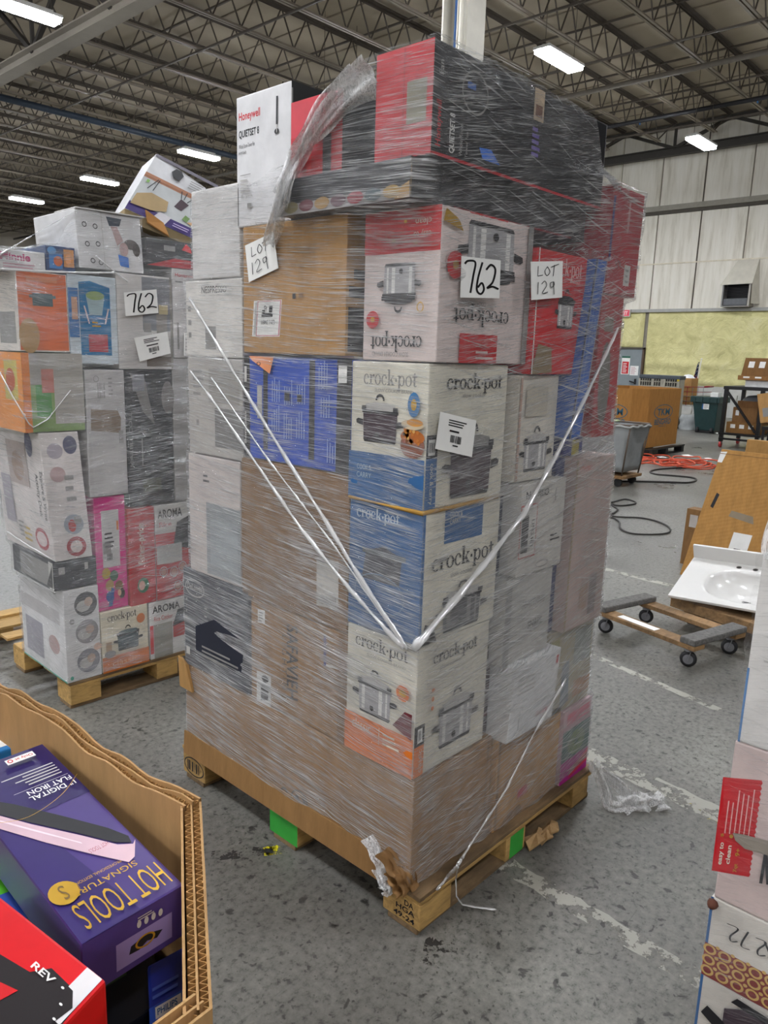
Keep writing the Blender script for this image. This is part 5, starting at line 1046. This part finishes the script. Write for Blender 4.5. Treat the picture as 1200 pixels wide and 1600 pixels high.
for x in (.05, .43):
    for y in (.06, .65):
        c = TD(x, y, .046); w = V3(.25, -.97, 0); s_ = V3(-w[1], w[0], 0)
        k = MB().lathe([(.0, -.016), (.03, -.016), (.043, -.013), (.046, 0), (.043, .013), (.03, .016), (0, .016)], c-s_*.02, (s_[0], s_[1], 0), RUB, 22).build('caster_wheel', parent=d)
        MB().lathe([(0, -.02), (.012, -.02), (.026, -.017), (.028, -.0165)], c-s_*.02, (s_[0], s_[1], 0), pm('77777a', .5), 16).build('wheel_hub', parent=k)
        mb = MB()
        for sg in (-.022, .022): mb.bar(c-s_*.02+s_*sg, c-s_*.02+s_*sg+w*.012+V3(0, 0, .05), .004, .034, ZINC, s_)
        mb.cyl(c+V3(0, 0, .046)-s_*.02, c+V3(0, 0, .058)-s_*.02, .026, ZINC, 16); mb.box(c[0]-.035, c[0]+.035, c[1]-.03, c[1]+.03, .104, .1078, ZINC); mb.build('caster_fork', parent=d)
# wide wooden plank dolly beneath the sink
T4 = lambda x, y, z: V3(3.06, -.16, 0)+dex*x+dey*y+V3(0, 0, z)
e = empty('plank_dolly', 'wide plank dolly beneath the white sink top', 'dolly', T4(.35, .4, 0)); hx(MB(), 0, .24, 0, .82, .10, .165, WDO, T4).build('plank', parent=e); hx(MB(), .26, .62, .02, .8, .10, .15, WDO, T4).build('plank', parent=e)
hx(MB(), .05, .6, .05, .12, .03, .0998, WDO, T4).build('crossbar', parent=e); hx(MB(), .05, .6, .68, .75, .03, .0998, WDO, T4).build('crossbar', parent=e)
for x, y in ((.1, .08), (.1, .72), (.55, .08), (.55, .72)): MB().cyl(T4(x-.03, y, .028), T4(x+.03, y, .028), .027, RUB, 14).build('roller', parent=e)
# moulded sink top
so = V3(3.18, .615, .185); sv = V3(.475, .03, .17); su = V3(-.05, -.63, 0.0); sv /= np.linalg.norm(sv); su = su-sv*np.dot(su, sv); su /= np.linalg.norm(su); sn = np.cross(su, sv); Lu, Lv = .64, .50
SINK = pm('dedcd8', .16, .01, spec=.6)
vs = []; fs = []; nu, nv = 56, 44
for k in range(nv+1):
    for i in range(nu+1):
        u, v = Lu*i/nu, Lv*k/nv; a, b = (u-.40)/.24, (v-.225)/.17; r = (abs(a)**2.4+abs(b)**2.4)**(1/2.4); dp = 0 if r > 1 else -.12*(1-r**2.2)**.75
        if r > 1: dp = .0
        vs.append(so+su*u+sv*v+sn*(.018+dp))
for k in range(nv):
    for i in range(nu): a = k*(nu+1)+i; fs.append((a, a+1, a+nu+2, a+nu+1))
mb = MB().add(vs, fs, SINK, True)
def sq(u0, u1, v0, v1, z0, z1, m=SINK, bev=.004): return mb.hexa([so+su*u+sv*v+sn*z for u, v, z in ((u0, v0, z0), (u1, v0, z0), (u1, v1, z0), (u0, v1, z0), (u0, v0, z1), (u1, v0, z1), (u1, v1, z1), (u0, v1, z1))], m, bev)
sq(-.003, Lu, -.004, .012, 0, .0185); sq(-.004, .01, 0, Lv, 0, .0185); sq(Lu-.01, Lu+.003, 0, Lv, 0, .0185)
o = tag(mb.build('vanity_sink_top', loc=so), 'white moulded sink top with backsplash resting tilted on the wooden dolly', 'sink')
mb = MB(); sq(-.004, Lu+.003, Lv-.02, Lv, 0, .115, SINK, .005); mb.build('backsplash', parent=o)
for i, u in enumerate((.30, .40, .50)):
    mb = MB(); f = Fr(mb, so+su*(u-.02)+sv*(Lv-.085)+sn*.0186, su*.04, sv*.04); f.ell(.5, .5, .42, .42, pm('77726c', .5)).ell(.5, .46, .3, .3, pm('2c2926', .6)); mb.build('faucet_hole', parent=o)
mb = MB(); p = so+su*.40+sv*.225+sn*(-.101); mb.lathe([(.0, .002), (.018, .002), (.026, .006), (.028, .002)], p, tuple(sn), pm('9a9894', .3, metal=.5), 20).lathe([(0, .004), (.017, .004)], p, tuple(sn), DARK, 16); mb.build('drain_hole', parent=o)
# leaning flat cartons behind the sink
ca_, cb_ = V3(4.43, 1.03, .0), V3(4.60, .88, 1.01); cu_ = V3(-.06, -.98, 0.0); cn = np.cross(cu_, cb_-ca_); cn = cn/np.linalg.norm(cn)*-.09
class Free(Carton):
    def __init__(s, name, label, c, m, bev=.004): s.T = None; s.c = [V3(*p) for p in c]; s._fin(name, label, 'box', None, m, bev)
def slabc(o, U, V, n): return [o, o+U, o+U+n, o+n, o+V, o+U+V, o+U+V+n, o+V+n]
q = Free('flat_carton', 'large flat brown carton leaning tilted behind the white sink top', slabc(ca_, cu_, cb_-ca_, cn), card('b08247'))
R = q.R; R.poly([(.0, .98), (.05, .985), (.035, .9), (-.0, .9)], PAPER).poly([(.23, .555), (.40, .535), (.42, .48), (.22, .51)], pm('8a7c68')).rect(.0, .965, 1, .97, CARDD); R.poly([(.06, .56), (.085, .55), (.10, .66), (.075, .67)], INK)
R.rect(.30, .26, .44, .40, PAPER).lines(.34, .27, .42, .29, 1, INK); R.sub(.56, .52, .66, .6).rect(.1, 0, .2, 1, INK).rect(.5, 0, .6, 1, INK).poly([(0, .8), (.15, 1.2), (.3, .8)], INK).poly([(.4, .8), (.55, 1.2), (.7, .8)], INK).rect(0, -.2, 1, -.1, INK); R.text('HEAVY', .55, .44, .14, .035, INK)
q.done()
b0 = V3(4.78, 1.17, 0); q = Free('flat_carton', 'darker brown carton with white labels standing behind the leaning flat one', slabc(b0, V3(-.05, -.42, 0), V3(.03, .0, .47), V3(.12, -.01, 0)), CARDD)
q.R.rect(.08, .68, .24, .9, pm('b5b0ab')).rect(.26, .6, .4, .74, pm('a9a39c')); q.done()
q = Free('flat_carton', 'second flat carton edge showing behind the top of the leaning one', slabc(V3(4.72, .80, .02), cu_*.9, V3(.13, -.02, 1.06), V3(.06, 0, 0)), card('a07a45')); q.done()

# ================================================================ FAR CORNER OF THE HALL
# grey canvas cart
CV = pm('8e9090', .7, .08, 5, bump=.3); FRAME = pm('5a4d42', .5)
c = empty('canvas_cart', 'grey canvas laundry cart on casters beside the tall stack', 'cart', (8.3, 3.6, 0))
tp = [(8.02, 3.22), (8.62, 3.22), (8.62, 4.1), (8.02, 4.1)]; bt = [(8.06, 3.30), (8.56, 3.30), (8.56, 4.0), (8.06, 4.0)]
mb = MB(); n = 10; vs = []; fs = []
for lev in range(9):
    t = lev/8
    for s_ in range(4):
        for k in range(n):
            f = k/n; a = np.array(bt[s_])*(1-t)+np.array(tp[s_])*t; b = np.array(bt[(s_+1) % 4])*(1-t)+np.array(tp[(s_+1) % 4])*t; p = a+(b-a)*f
            cc = np.array([8.32, 3.66]); w = 1+(.03*math.sin(f*9+lev)-.03*math.sin(math.pi*f))*(1 if 0 < lev < 8 else .3); p = cc+(p-cc)*w; vs.append((p[0], p[1], .2+.62*t))
m4 = 4*n
for lev in range(8):
    for k in range(m4): a = lev*m4+k; b = lev*m4+(k+1) % m4; fs.append((a, b, b+m4, a+m4))
fs.append(tuple(range(m4))[::-1]); mb.add(vs, fs, CV, True); mb.build('canvas_bag', parent=c)
mb = MB(); lp = [(x, y, .83) for x, y in tp]; mb.tube(lp+[lp[0]], .014, FRAME, 8, smooth=False)
for i in range(4): mb.tube([(bt[i][0], bt[i][1], .15), (tp[i][0], tp[i][1], .83)], .011, FRAME, 6)
mb.build('frame', parent=c); mb = MB().tube([(8.01+.0*k, 4.1-.88*k/12, .81+.008*math.sin(k*2)) for k in range(13)]+[(8.01+.61*k/10, 3.21, .81+.012*math.sin(k*1.7)) for k in range(11)], .017, pm('a9aaa8', .7), 7, jit=.4); mb.build('canvas_hem', parent=c)
MB().box(8.03, 8.6, 3.26, 4.04, .11, .15, wood('8f6c44'), .005).build('base_board', parent=c)
for x in (8.1, 8.52):
    for y in (3.36, 3.95): MB().cyl((x-.02, y, .055), (x+.02, y, .055), .055, RUB, 16).bar((x, y, .06), (x, y, .112), .03, .03, ZINC).build('caster_wheel', parent=c)
MB().box(8.1, 8.5, 3.6, 4.0, .84, .86, pm('b7c49a', .6), .004).build('canvas_fold', parent=c)
# printed bulk bin on a black pallet
TK = [(11.65, 4.60), (12.98, 4.58), (13.15, 4.8), (13.15, 5.7), (12.75, 5.9), (11.65, 5.9), (11.42, 5.7), (11.42, 4.82)]
mb = MB(); n = 8; zt_ = 1.19
outer = [(x, y) for x, y in TK]; cx, cy = 12.18, 5.25; inner = [(cx+(x-cx)*.97, cy+(y-cy)*.97) for x, y in TK]
vs = [(x, y, .145) for x, y in outer]+[(x, y, zt_) for x, y in outer]+[(x, y, zt_) for x, y in inner]+[(x, y, .16) for x, y in inner]
mb.add(vs, [(i+a*n, (i+1) % n+a*n, (i+1) % n+a*n+n, i+a*n+n) for a in range(3) for i in range(n)]+[tuple(range(24, 32))], card('a5753c'))
for (x0, y0), (x1, y1), sc_ in (((11.65, 4.60), (12.98, 4.58), 0), ((11.42, 5.7), (11.42, 4.82), .16)):
    f = Fr(mb, V3(x0, y0, .145), V3(x1-x0, y1-y0, 0), V3(0, 0, zt_-.145)); f.o = f.o+f.U*sc_; f.ring(.48, .6, .30, .13, .02, .012, TEAL).text('TKM', .28, .54, .4, .12, TEAL, .02).text('BENGARD', .22, .38, .52, .1, TEAL, .02).text('FARMS LLC', .36, .34, .24, .025, TEAL)
tag(mb.build('bulk_bin', loc=(cx, cy, .145)), 'brown eight sided bulk bin with oval printed emblem on a black pallet', 'bulk bin')
pallet('black plastic pallet under the printed bulk bin', lambda p: V3(11.5, 4.45, 0)+p, 1.6, 1.35, .14, False, m=BLACK, md=BLACK)
# air conditioner cabinet
ac = empty('air_conditioner_unit', 'beige outdoor air conditioner cabinet with dark grille tops, behind the printed bulk bin', 'air conditioner', (18.3, 7.1, 0)); ACM = pm('a8a394', .5)
MB().box(18.0, 18.28, 6.66, 7.68, 0, 1.24, pm('35332f', .6)).build('coil_core', parent=ac); MB().box(17.96, 18.32, 6.62, 7.72, 1.2405, 1.34, pm('4a5158', .5), .02).build('top_cover', parent=ac)
mb = MB()
for k in range(18): y = 6.64+1.04*k/17; mb.box(17.965, 17.995, y, y+.012+(.06 if k in (0, 6, 7, 11, 17) else 0)-(0 if k < 17 else .03), .1, 1.24, ACM)
for k in range(9): mb.box(17.97, 17.99, 6.64, 7.7, .2+.12*k, .225+.12*k, ACM)
mb.build('grille', parent=ac); mb = MB().box(18.0, 18.28, 6.63, 6.655, .05, 1.24, ACM); mb.build('side_panel', parent=ac); MB().box(17.955, 17.965, 6.64, 6.7, 1.2, 1.25, pm('c9b030')).build('yellow_sticker', parent=ac)
# shopping cart with a box and a flag
sc = empty('shopping_cart', 'wire shopping cart with red handle holding a brown box behind the green bin', 'shopping cart', (19.3, 6.95, 0)); CHR = pm('a5a5a5', .3, metal=.8); REDP = pm('9a2a3a', .4)
mb = MB()
for k in range(9): y = 6.4+.14*k; mb.bar((19.0, y, .55), (19.0, y, 1.05), .012, .012, REDP if k > 2 else CHR)
for k in range(5): z = .55+.125*k; mb.bar((19.0, 6.4, z), (19.0, 7.52, z), .014, .014, REDP if k > 2 else CHR).bar((19.6, 6.4, z), (19.6, 7.52, z), .012, .012, CHR).bar((19.0, 6.4, z), (19.6, 6.4, z), .012, .012, REDP)
mb.build('basket', parent=sc); mb = MB()
for y in (6.5, 7.4):
    for x in (19.05, 19.55): mb.bar((x, y, .1), (x, y, .55), .025, .025, CHR)
mb.bar((19.05, 6.5, .2), (19.05, 7.4, .2), .03, .03, CHR).bar((19.55, 6.5, .2), (19.55, 7.4, .2), .03, .03, CHR); mb.build('frame', parent=sc); MB().tube([(19.0, 6.38, 1.07), (19.62, 6.38, 1.07)], .02, REDP, 8).build('handle', parent=sc)
for y in (6.5, 7.4):
    for x in (19.05, 19.55): MB().cyl((x-.015, y, .055), (x+.015, y, .055), .054, RUB, 12).build('caster_wheel', parent=sc)
q = Carton('cardboard_carton', 'brown box with red mark in the shopping cart beside the air conditioner', (19.03, 19.5, 6.75, 7.12, .58, 1.27), CARDL, yaw=0); q.L.rect(.0, .35, .4, .5, RED); mb = q.part('plastic_top'); mb.lathe([(.0, .1), (.1, .08), (.17, .0)], (19.26, 6.93, 1.272), (0, 0, 1), pm('dcdcdc', .4), 10); q.done()
fl = empty('flag', 'small american flag on a pole with round finial behind the shopping cart', 'flag', (20.9, 7.32, 0)); MB().tube([(20.9, 7.40, 0), (20.9, 7.26, 1.76)], .016, pm('c9c6bf', .4), 8).cyl((20.9, 7.4, .0), (20.9, 7.4, .05), .15, DARK).build('pole', parent=fl)
MB().lathe([(0, -.03), (.03, 0), (0, .03)], (20.9, 7.255, 1.79), (0, 0, 1), PAPER, 10).build('finial', parent=fl)
mb = MB(); fred, fwh, fbl = pm('a31d2c', .6), pm('d8d6d6', .6), pm('1f2a55', .6)
for k in range(26):
    for i in range(10):
        def pt(a, b):
            z = 1.72-.035*a; y = 7.28+.005*a*.3+.02+.011*b*(.35+a*.055); return (20.9-.03+.035*math.sin(b*1.9+a*.2), y, z-.01*b)
        col = fbl if (k < 12 and i < 7) else (fred if (i+k//4) % 2 else fwh)
        if col is fbl and (k % 3 == 1 and i % 2): col = fwh
        mb.add([pt(k, i), pt(k, i+1), pt(k+1, i+1), pt(k+1, i)], [(0, 1, 2, 3)], col)
mb.build('cloth', parent=fl)
# green bin
gb = empty('wheeled_bin', 'dark green wheeled waste bin with white label by the yellow wall', 'bin', (17.8, 5.72, 0)); GR = pm('1f3a3a', .4)
MB().hexa([(17.55, 5.50, .06), (18.0, 5.50, .06), (18.0, 5.96, .06), (17.55, 5.96, .06), (17.44, 5.44, .80), (18.1, 5.44, .80), (18.1, 6.06, .80), (17.44, 6.06, .80)], GR, .02).build('body', parent=gb)
MB().box(17.40, 18.14, 5.40, 6.10, .74, .88, GR, .015).build('rim', parent=gb)
for k in range(4): MB().box(17.38, 17.40, 5.46+.17*k, 5.49+.17*k, .74, .86, GR).build('rib', parent=gb)
mb = MB(); Fr(mb, V3(17.46, 5.82, .58), V3(0, -.17, 0), V3(-.01, 0, .13)).rect(0, 0, 1, 1, PAPER).rect(0, 0, .2, 1, BLUE).lines(.3, .1, .9, .9, 4, GREYP); mb.build('label', parent=gb)
for y in (5.56, 5.9): MB().cyl((17.56, y-.03, .07), (17.56, y+.03, .07), .07, RUB, 14).build('wheel', parent=gb)
MB().box(17.55, 18.0, 5.5, 5.95, .0, .062, BLACK).build('base', parent=gb)
q = Carton('paper_bundle', 'white paper bundle lying on top of the green bin', (17.6, 17.8, 5.52, 5.70, .881, .98), PAPER); q.done()
MB_ = MB().tube([(18.6, 5.4, .9), (17.8, 5.15, .03)], .012, CHR, 6); tag(MB_.build('metal_rod', loc=(18.2, 5.3, 0)), 'thin metal rod leaning beside the green bin', 'rod')
cl = MB()
vs = []
for lev in range(7):
    for k in range(16): t = 2*math.pi*k/16; r = (.26+.02*math.sin(k*5+lev*2))*(1 if lev < 6 else .9); vs.append((18.2+r*math.cos(t), 6.35+r*math.sin(t), .002+.062*lev))
cl.add(vs, [(a*16+k, a*16+(k+1) % 16, a*16+16+(k+1) % 16, a*16+16+k) for a in range(6) for k in range(16)]+[tuple(range(96, 112))], pm('a3a6a6', .35), True)
tag(cl.build('plastic_sack', loc=(18.2, 6.35, 0)), 'crumpled grey plastic sack between the bulk bin and green bin', 'sack')
# black rolling table with boxes
rt = empty('rolling_table', 'black steel rolling table stacked with brown boxes', 'table', (15.1, 3.95, 0)); BK = pm('17181a', .4)
tx0, tx1, ty0, ty1 = 14.55, 15.7, 3.1, 4.36
MB().box(tx0, tx1, ty0, ty1, 1.17, 1.235, BK, .008).build('table_top', parent=rt)
for x in (tx0+.05, tx1-.05):
    for y in (3.62, ty1-.05): MB().box(x-.035, x+.035, y-.035, y+.035, .12, 1.1695, BK).build('leg', parent=rt)
MB().bar((tx0+.03, ty1-.08, 1.12), (tx0+.03, 3.66, .35), .05, .04, BK).build('brace', parent=rt)
MB().box(tx0, tx1, 3.55, ty1, .26, .30, BK).build('shelf', parent=rt); MB().box(tx0-.01, tx0+.03, 3.58, ty1-.02, .16, .2, BK).build('lower_rail', parent=rt)
for x in (tx0+.05, tx1-.05):
    for y in (3.62, ty1-.05): MB().cyl((x, y-.02, .06), (x, y+.02, .06), .06, pm('b03a3a', .5), 14).bar((x, y, .07), (x, y, .12), .05, .05, ZINC).build('caster_wheel', parent=rt)
def bx(label, b, m, yaw=0, lean=(0, 0), lab=1, name='cardboard_carton'):
    q = Carton(name, label, b, m, yaw=yaw, lean=lean)
    if lab:
        mb = q.part('white_label')
        for k in range(lab): u = .12+.26*k; q.L.on(mb).rect(u, .45, u+.14, .8, PAPER)
    return q.done()
bx('white carton directly on the black rolling table top', (14.75, 15.3, 3.3, 4.02, 1.236, 1.365), pm('cfcfcd', .5), lab=0, name='white_carton')
bx('shallow brown tray carton above the white one on the rolling table', (14.7, 15.35, 3.3, 4.16, 1.366, 1.455), card('8a6238'), lab=2)
bx('worn brown carton topmost on the rolling table', (14.75, 15.35, 3.35, 4.12, 1.456, 1.80), card('7d5a34'), lab=2, lean=(0, -.05))
bx('small brown carton edge above the worn one on the rolling table', (15.0, 15.5, 3.2, 3.62, 1.801, 1.88), card('7d5a34'), lab=0)
bx('long brown carton with three white labels on the lower shelf', (14.7, 15.3, 3.60, 4.27, .301, .52), card('8a6438'), lab=3)
bx('middle brown carton of the lower shelf pile', (14.75, 15.3, 3.72, 4.19, .521, .82), card('84603a'), lab=1)
bx('upper brown carton of the lower shelf pile', (14.75, 15.3, 3.66, 4.12, .821, .95), card('7a5632'), lab=0)
mb = MB().lathe([(0, .12), (.15, .10), (.24, .03), (.25, 0)], (15.0, 3.85, .951), (0, 0, 1), pm('5c5d60', .4), 14); tag(mb.build('grey_bag', loc=(15, 3.85, .951)), 'grey plastic bag on the pile under the rolling table', 'bag')
q = Free('cardboard_carton', 'brown carton tipped sideways in front of the rolling table', slabc(V3(13.5, 3.27, .62), V3(.0, -.6, .12), V3(0, .12, .52), V3(.5, 0, 0)), CARDL); q.R.rect(.1, .2, .3, .5, GREYP); q.done()
s2 = empty('low_stool', 'low black stand carrying the tipped brown carton', 'stand', (13.75, 3.0, 0)); MB().box(13.55, 13.95, 2.75, 3.25, .5, .56, BK).build('seat', parent=s2)
for x in (13.58, 13.92):
    for y in (2.78, 3.22): MB().box(x-.02, x+.02, y-.02, y+.02, 0, .4995, BK).build('leg', parent=s2)
# exhaust fan with a plastic hood on the wall
ef = empty('exhaust_fan', 'dark wall exhaust fan box under a draped plastic hood', 'fan', (XW-.2, 7.4, 3.41))
MB().box(XW-.45, XW-.06, 7.02, 7.86, 3.41, 3.44, GREYP).box(XW-.45, XW-.06, 7.82, 7.86, 3.44, 4.1, GREYP).box(XW-.45, XW-.06, 7.02, 7.08, 3.44, 4.1, pm('a5a097')).box(XW-.10, XW-.06, 7.08, 7.82, 3.44, 4.1, BLACK).box(XW-.45, XW-.06, 7.02, 7.86, 4.1, 4.14, GREYP).build('housing', parent=ef)
mb = MB()
for k in range(7): mb.bar((XW-.4, 7.1, 3.75+.05*k), (XW-.4, 7.8, 3.75+.05*k), .004, .03, DARK, (1, 0, .5))
mb.build('louver', parent=ef); MB().box(XW-.43, XW-.38, 7.1, 7.8, 3.45, 3.66, pm('5d5f62', .35), .02).build('motor_cover', parent=ef)
hs = [(XW-.50, 6.98, 4.08), (XW-.50, 7.92, 4.06), (XW-.05, 7.95, 4.1), (XW-.05, 7.62, 4.84), (XW-.05, 7.0, 4.84), (XW-.05, 6.85, 3.5), (XW-.46, 6.97, 3.5)]
PL = pm('cfcabc', .25, .05, 3, .6)
MB().add(hs, [(0, 1, 3, 4), (1, 2, 3), (0, 4, 5, 6)], PL).build('plastic_hood', parent=ef)
mb = MB()
for a in ((.62, -.005, .022, .07), (.70, -.01, .020, .06), (.66, -.02, .018, .045)):
    n = 9; ph = RNG.uniform(.85, 1.1, n); vs = [(a[0]+a[3]*ph[i]*math.cos(i*.7)*.9, a[1]+a[3]*.45*ph[i]*math.sin(i*.7), a[2]+.012*math.sin(i*2.2)) for i in range(n)]; mb.add(vs+[(a[0], a[1], a[2]+.02)]+[(v[0], v[1], v[2]-.006) for v in vs], [(i, (i+1) % n, n) for i in range(n)]+[(i, (i+1) % n, n+1+(i+1) % n, n+1+i) for i in range(n)], card('b8966a'))
tag(mb.build('cardboard_scrap', loc=(.66, -.01, .02)), 'torn pale cardboard scrap on the bottom board beside the green painted block', 'litter')
# cords, litter
def fl_(pts): return [at(x, y, 'z', .012) for x, y in pts]
CORD = pm('2b2725', .5)
tag(MB().tube(smooth(fl_([(952, 796), (958, 806), (975, 808), (1000, 809), (1025, 814), (1043, 822), (1047, 830), (1036, 834), (1010, 835), (985, 833), (970, 826), (968, 816), (960, 810), (952, 808)])), .009, CORD, 6).build('power_cord', loc=at(1000, 820, 'z', 0)), 'looped black cord on the floor right beside the tall stack', 'cord')
tag(MB().tube(smooth(fl_([(950, 752), (990, 752), (1040, 753), (1075, 754), (1088, 750), (1080, 746), (1050, 743), (1025, 741), (1016, 737), (1030, 733), (1060, 731), (1095, 730), (1112, 727), (1105, 722), (1080, 718), (1050, 716)])), .014, CORD, 6).build('power_cord', loc=at(1050, 745, 'z', 0)), 'dark snaking cord running out of the orange cord pile', 'cord')
tag(MB().tube(smooth(fl_([(955, 785), (975, 780), (990, 783), (992, 787), (970, 790), (955, 788), (965, 796), (956, 803)])), .01, CORD, 6).build('power_cord', loc=at(970, 788, 'z', 0)), 'short coil of black cord by the canvas cart wheel', 'cord')
mb = MB(); OC = pm('d2583c', .5); cpt = at(1042, 724, 'z', 0)
for k in range(14):
    cc = cpt+V3(RNG.uniform(-.5, .5), RNG.uniform(-.75, .75), 0); r = RNG.uniform(.15, .45); ph = RNG.uniform(0, 6)
    mb.tube([(cc[0]+r*math.cos(t+ph)*1.3, cc[1]+r*.8*math.sin(t+ph), .015+.02*(k % 4)+.012*math.sin(t*3+k)) for t in np.linspace(0, 7.5, 34)], .012, OC, 6)
tag(mb.build('extension_cord', loc=cpt), 'tangled pile of orange extension cord in front of the printed bulk bin', 'cord')
for k, (x, y, s_) in enumerate(((1075, 713, .12), (1036, 716, .1), (1120, 668, .14), (1120, 678, .12), (1100, 720, .07), (1106, 718, .06))):
    p = at(x, y, 'z', 0); mb = MB(); n = 7; ph = RNG.uniform(.5, 1, n); mb.add([(p[0]+s_*ph[i]*math.cos(i*.9), p[1]+s_*1.4*ph[i]*math.sin(i*.9), .004+.02*RNG.rand()) for i in range(n)]+[(p[0], p[1], .035)], [(i, (i+1) % n, n) for i in range(n)], PAPER)
    tag(mb.build('paper_scrap', loc=p), 'small white scrap of litter on the floor near the far wall', 'litter', 'white scraps littering the far floor')
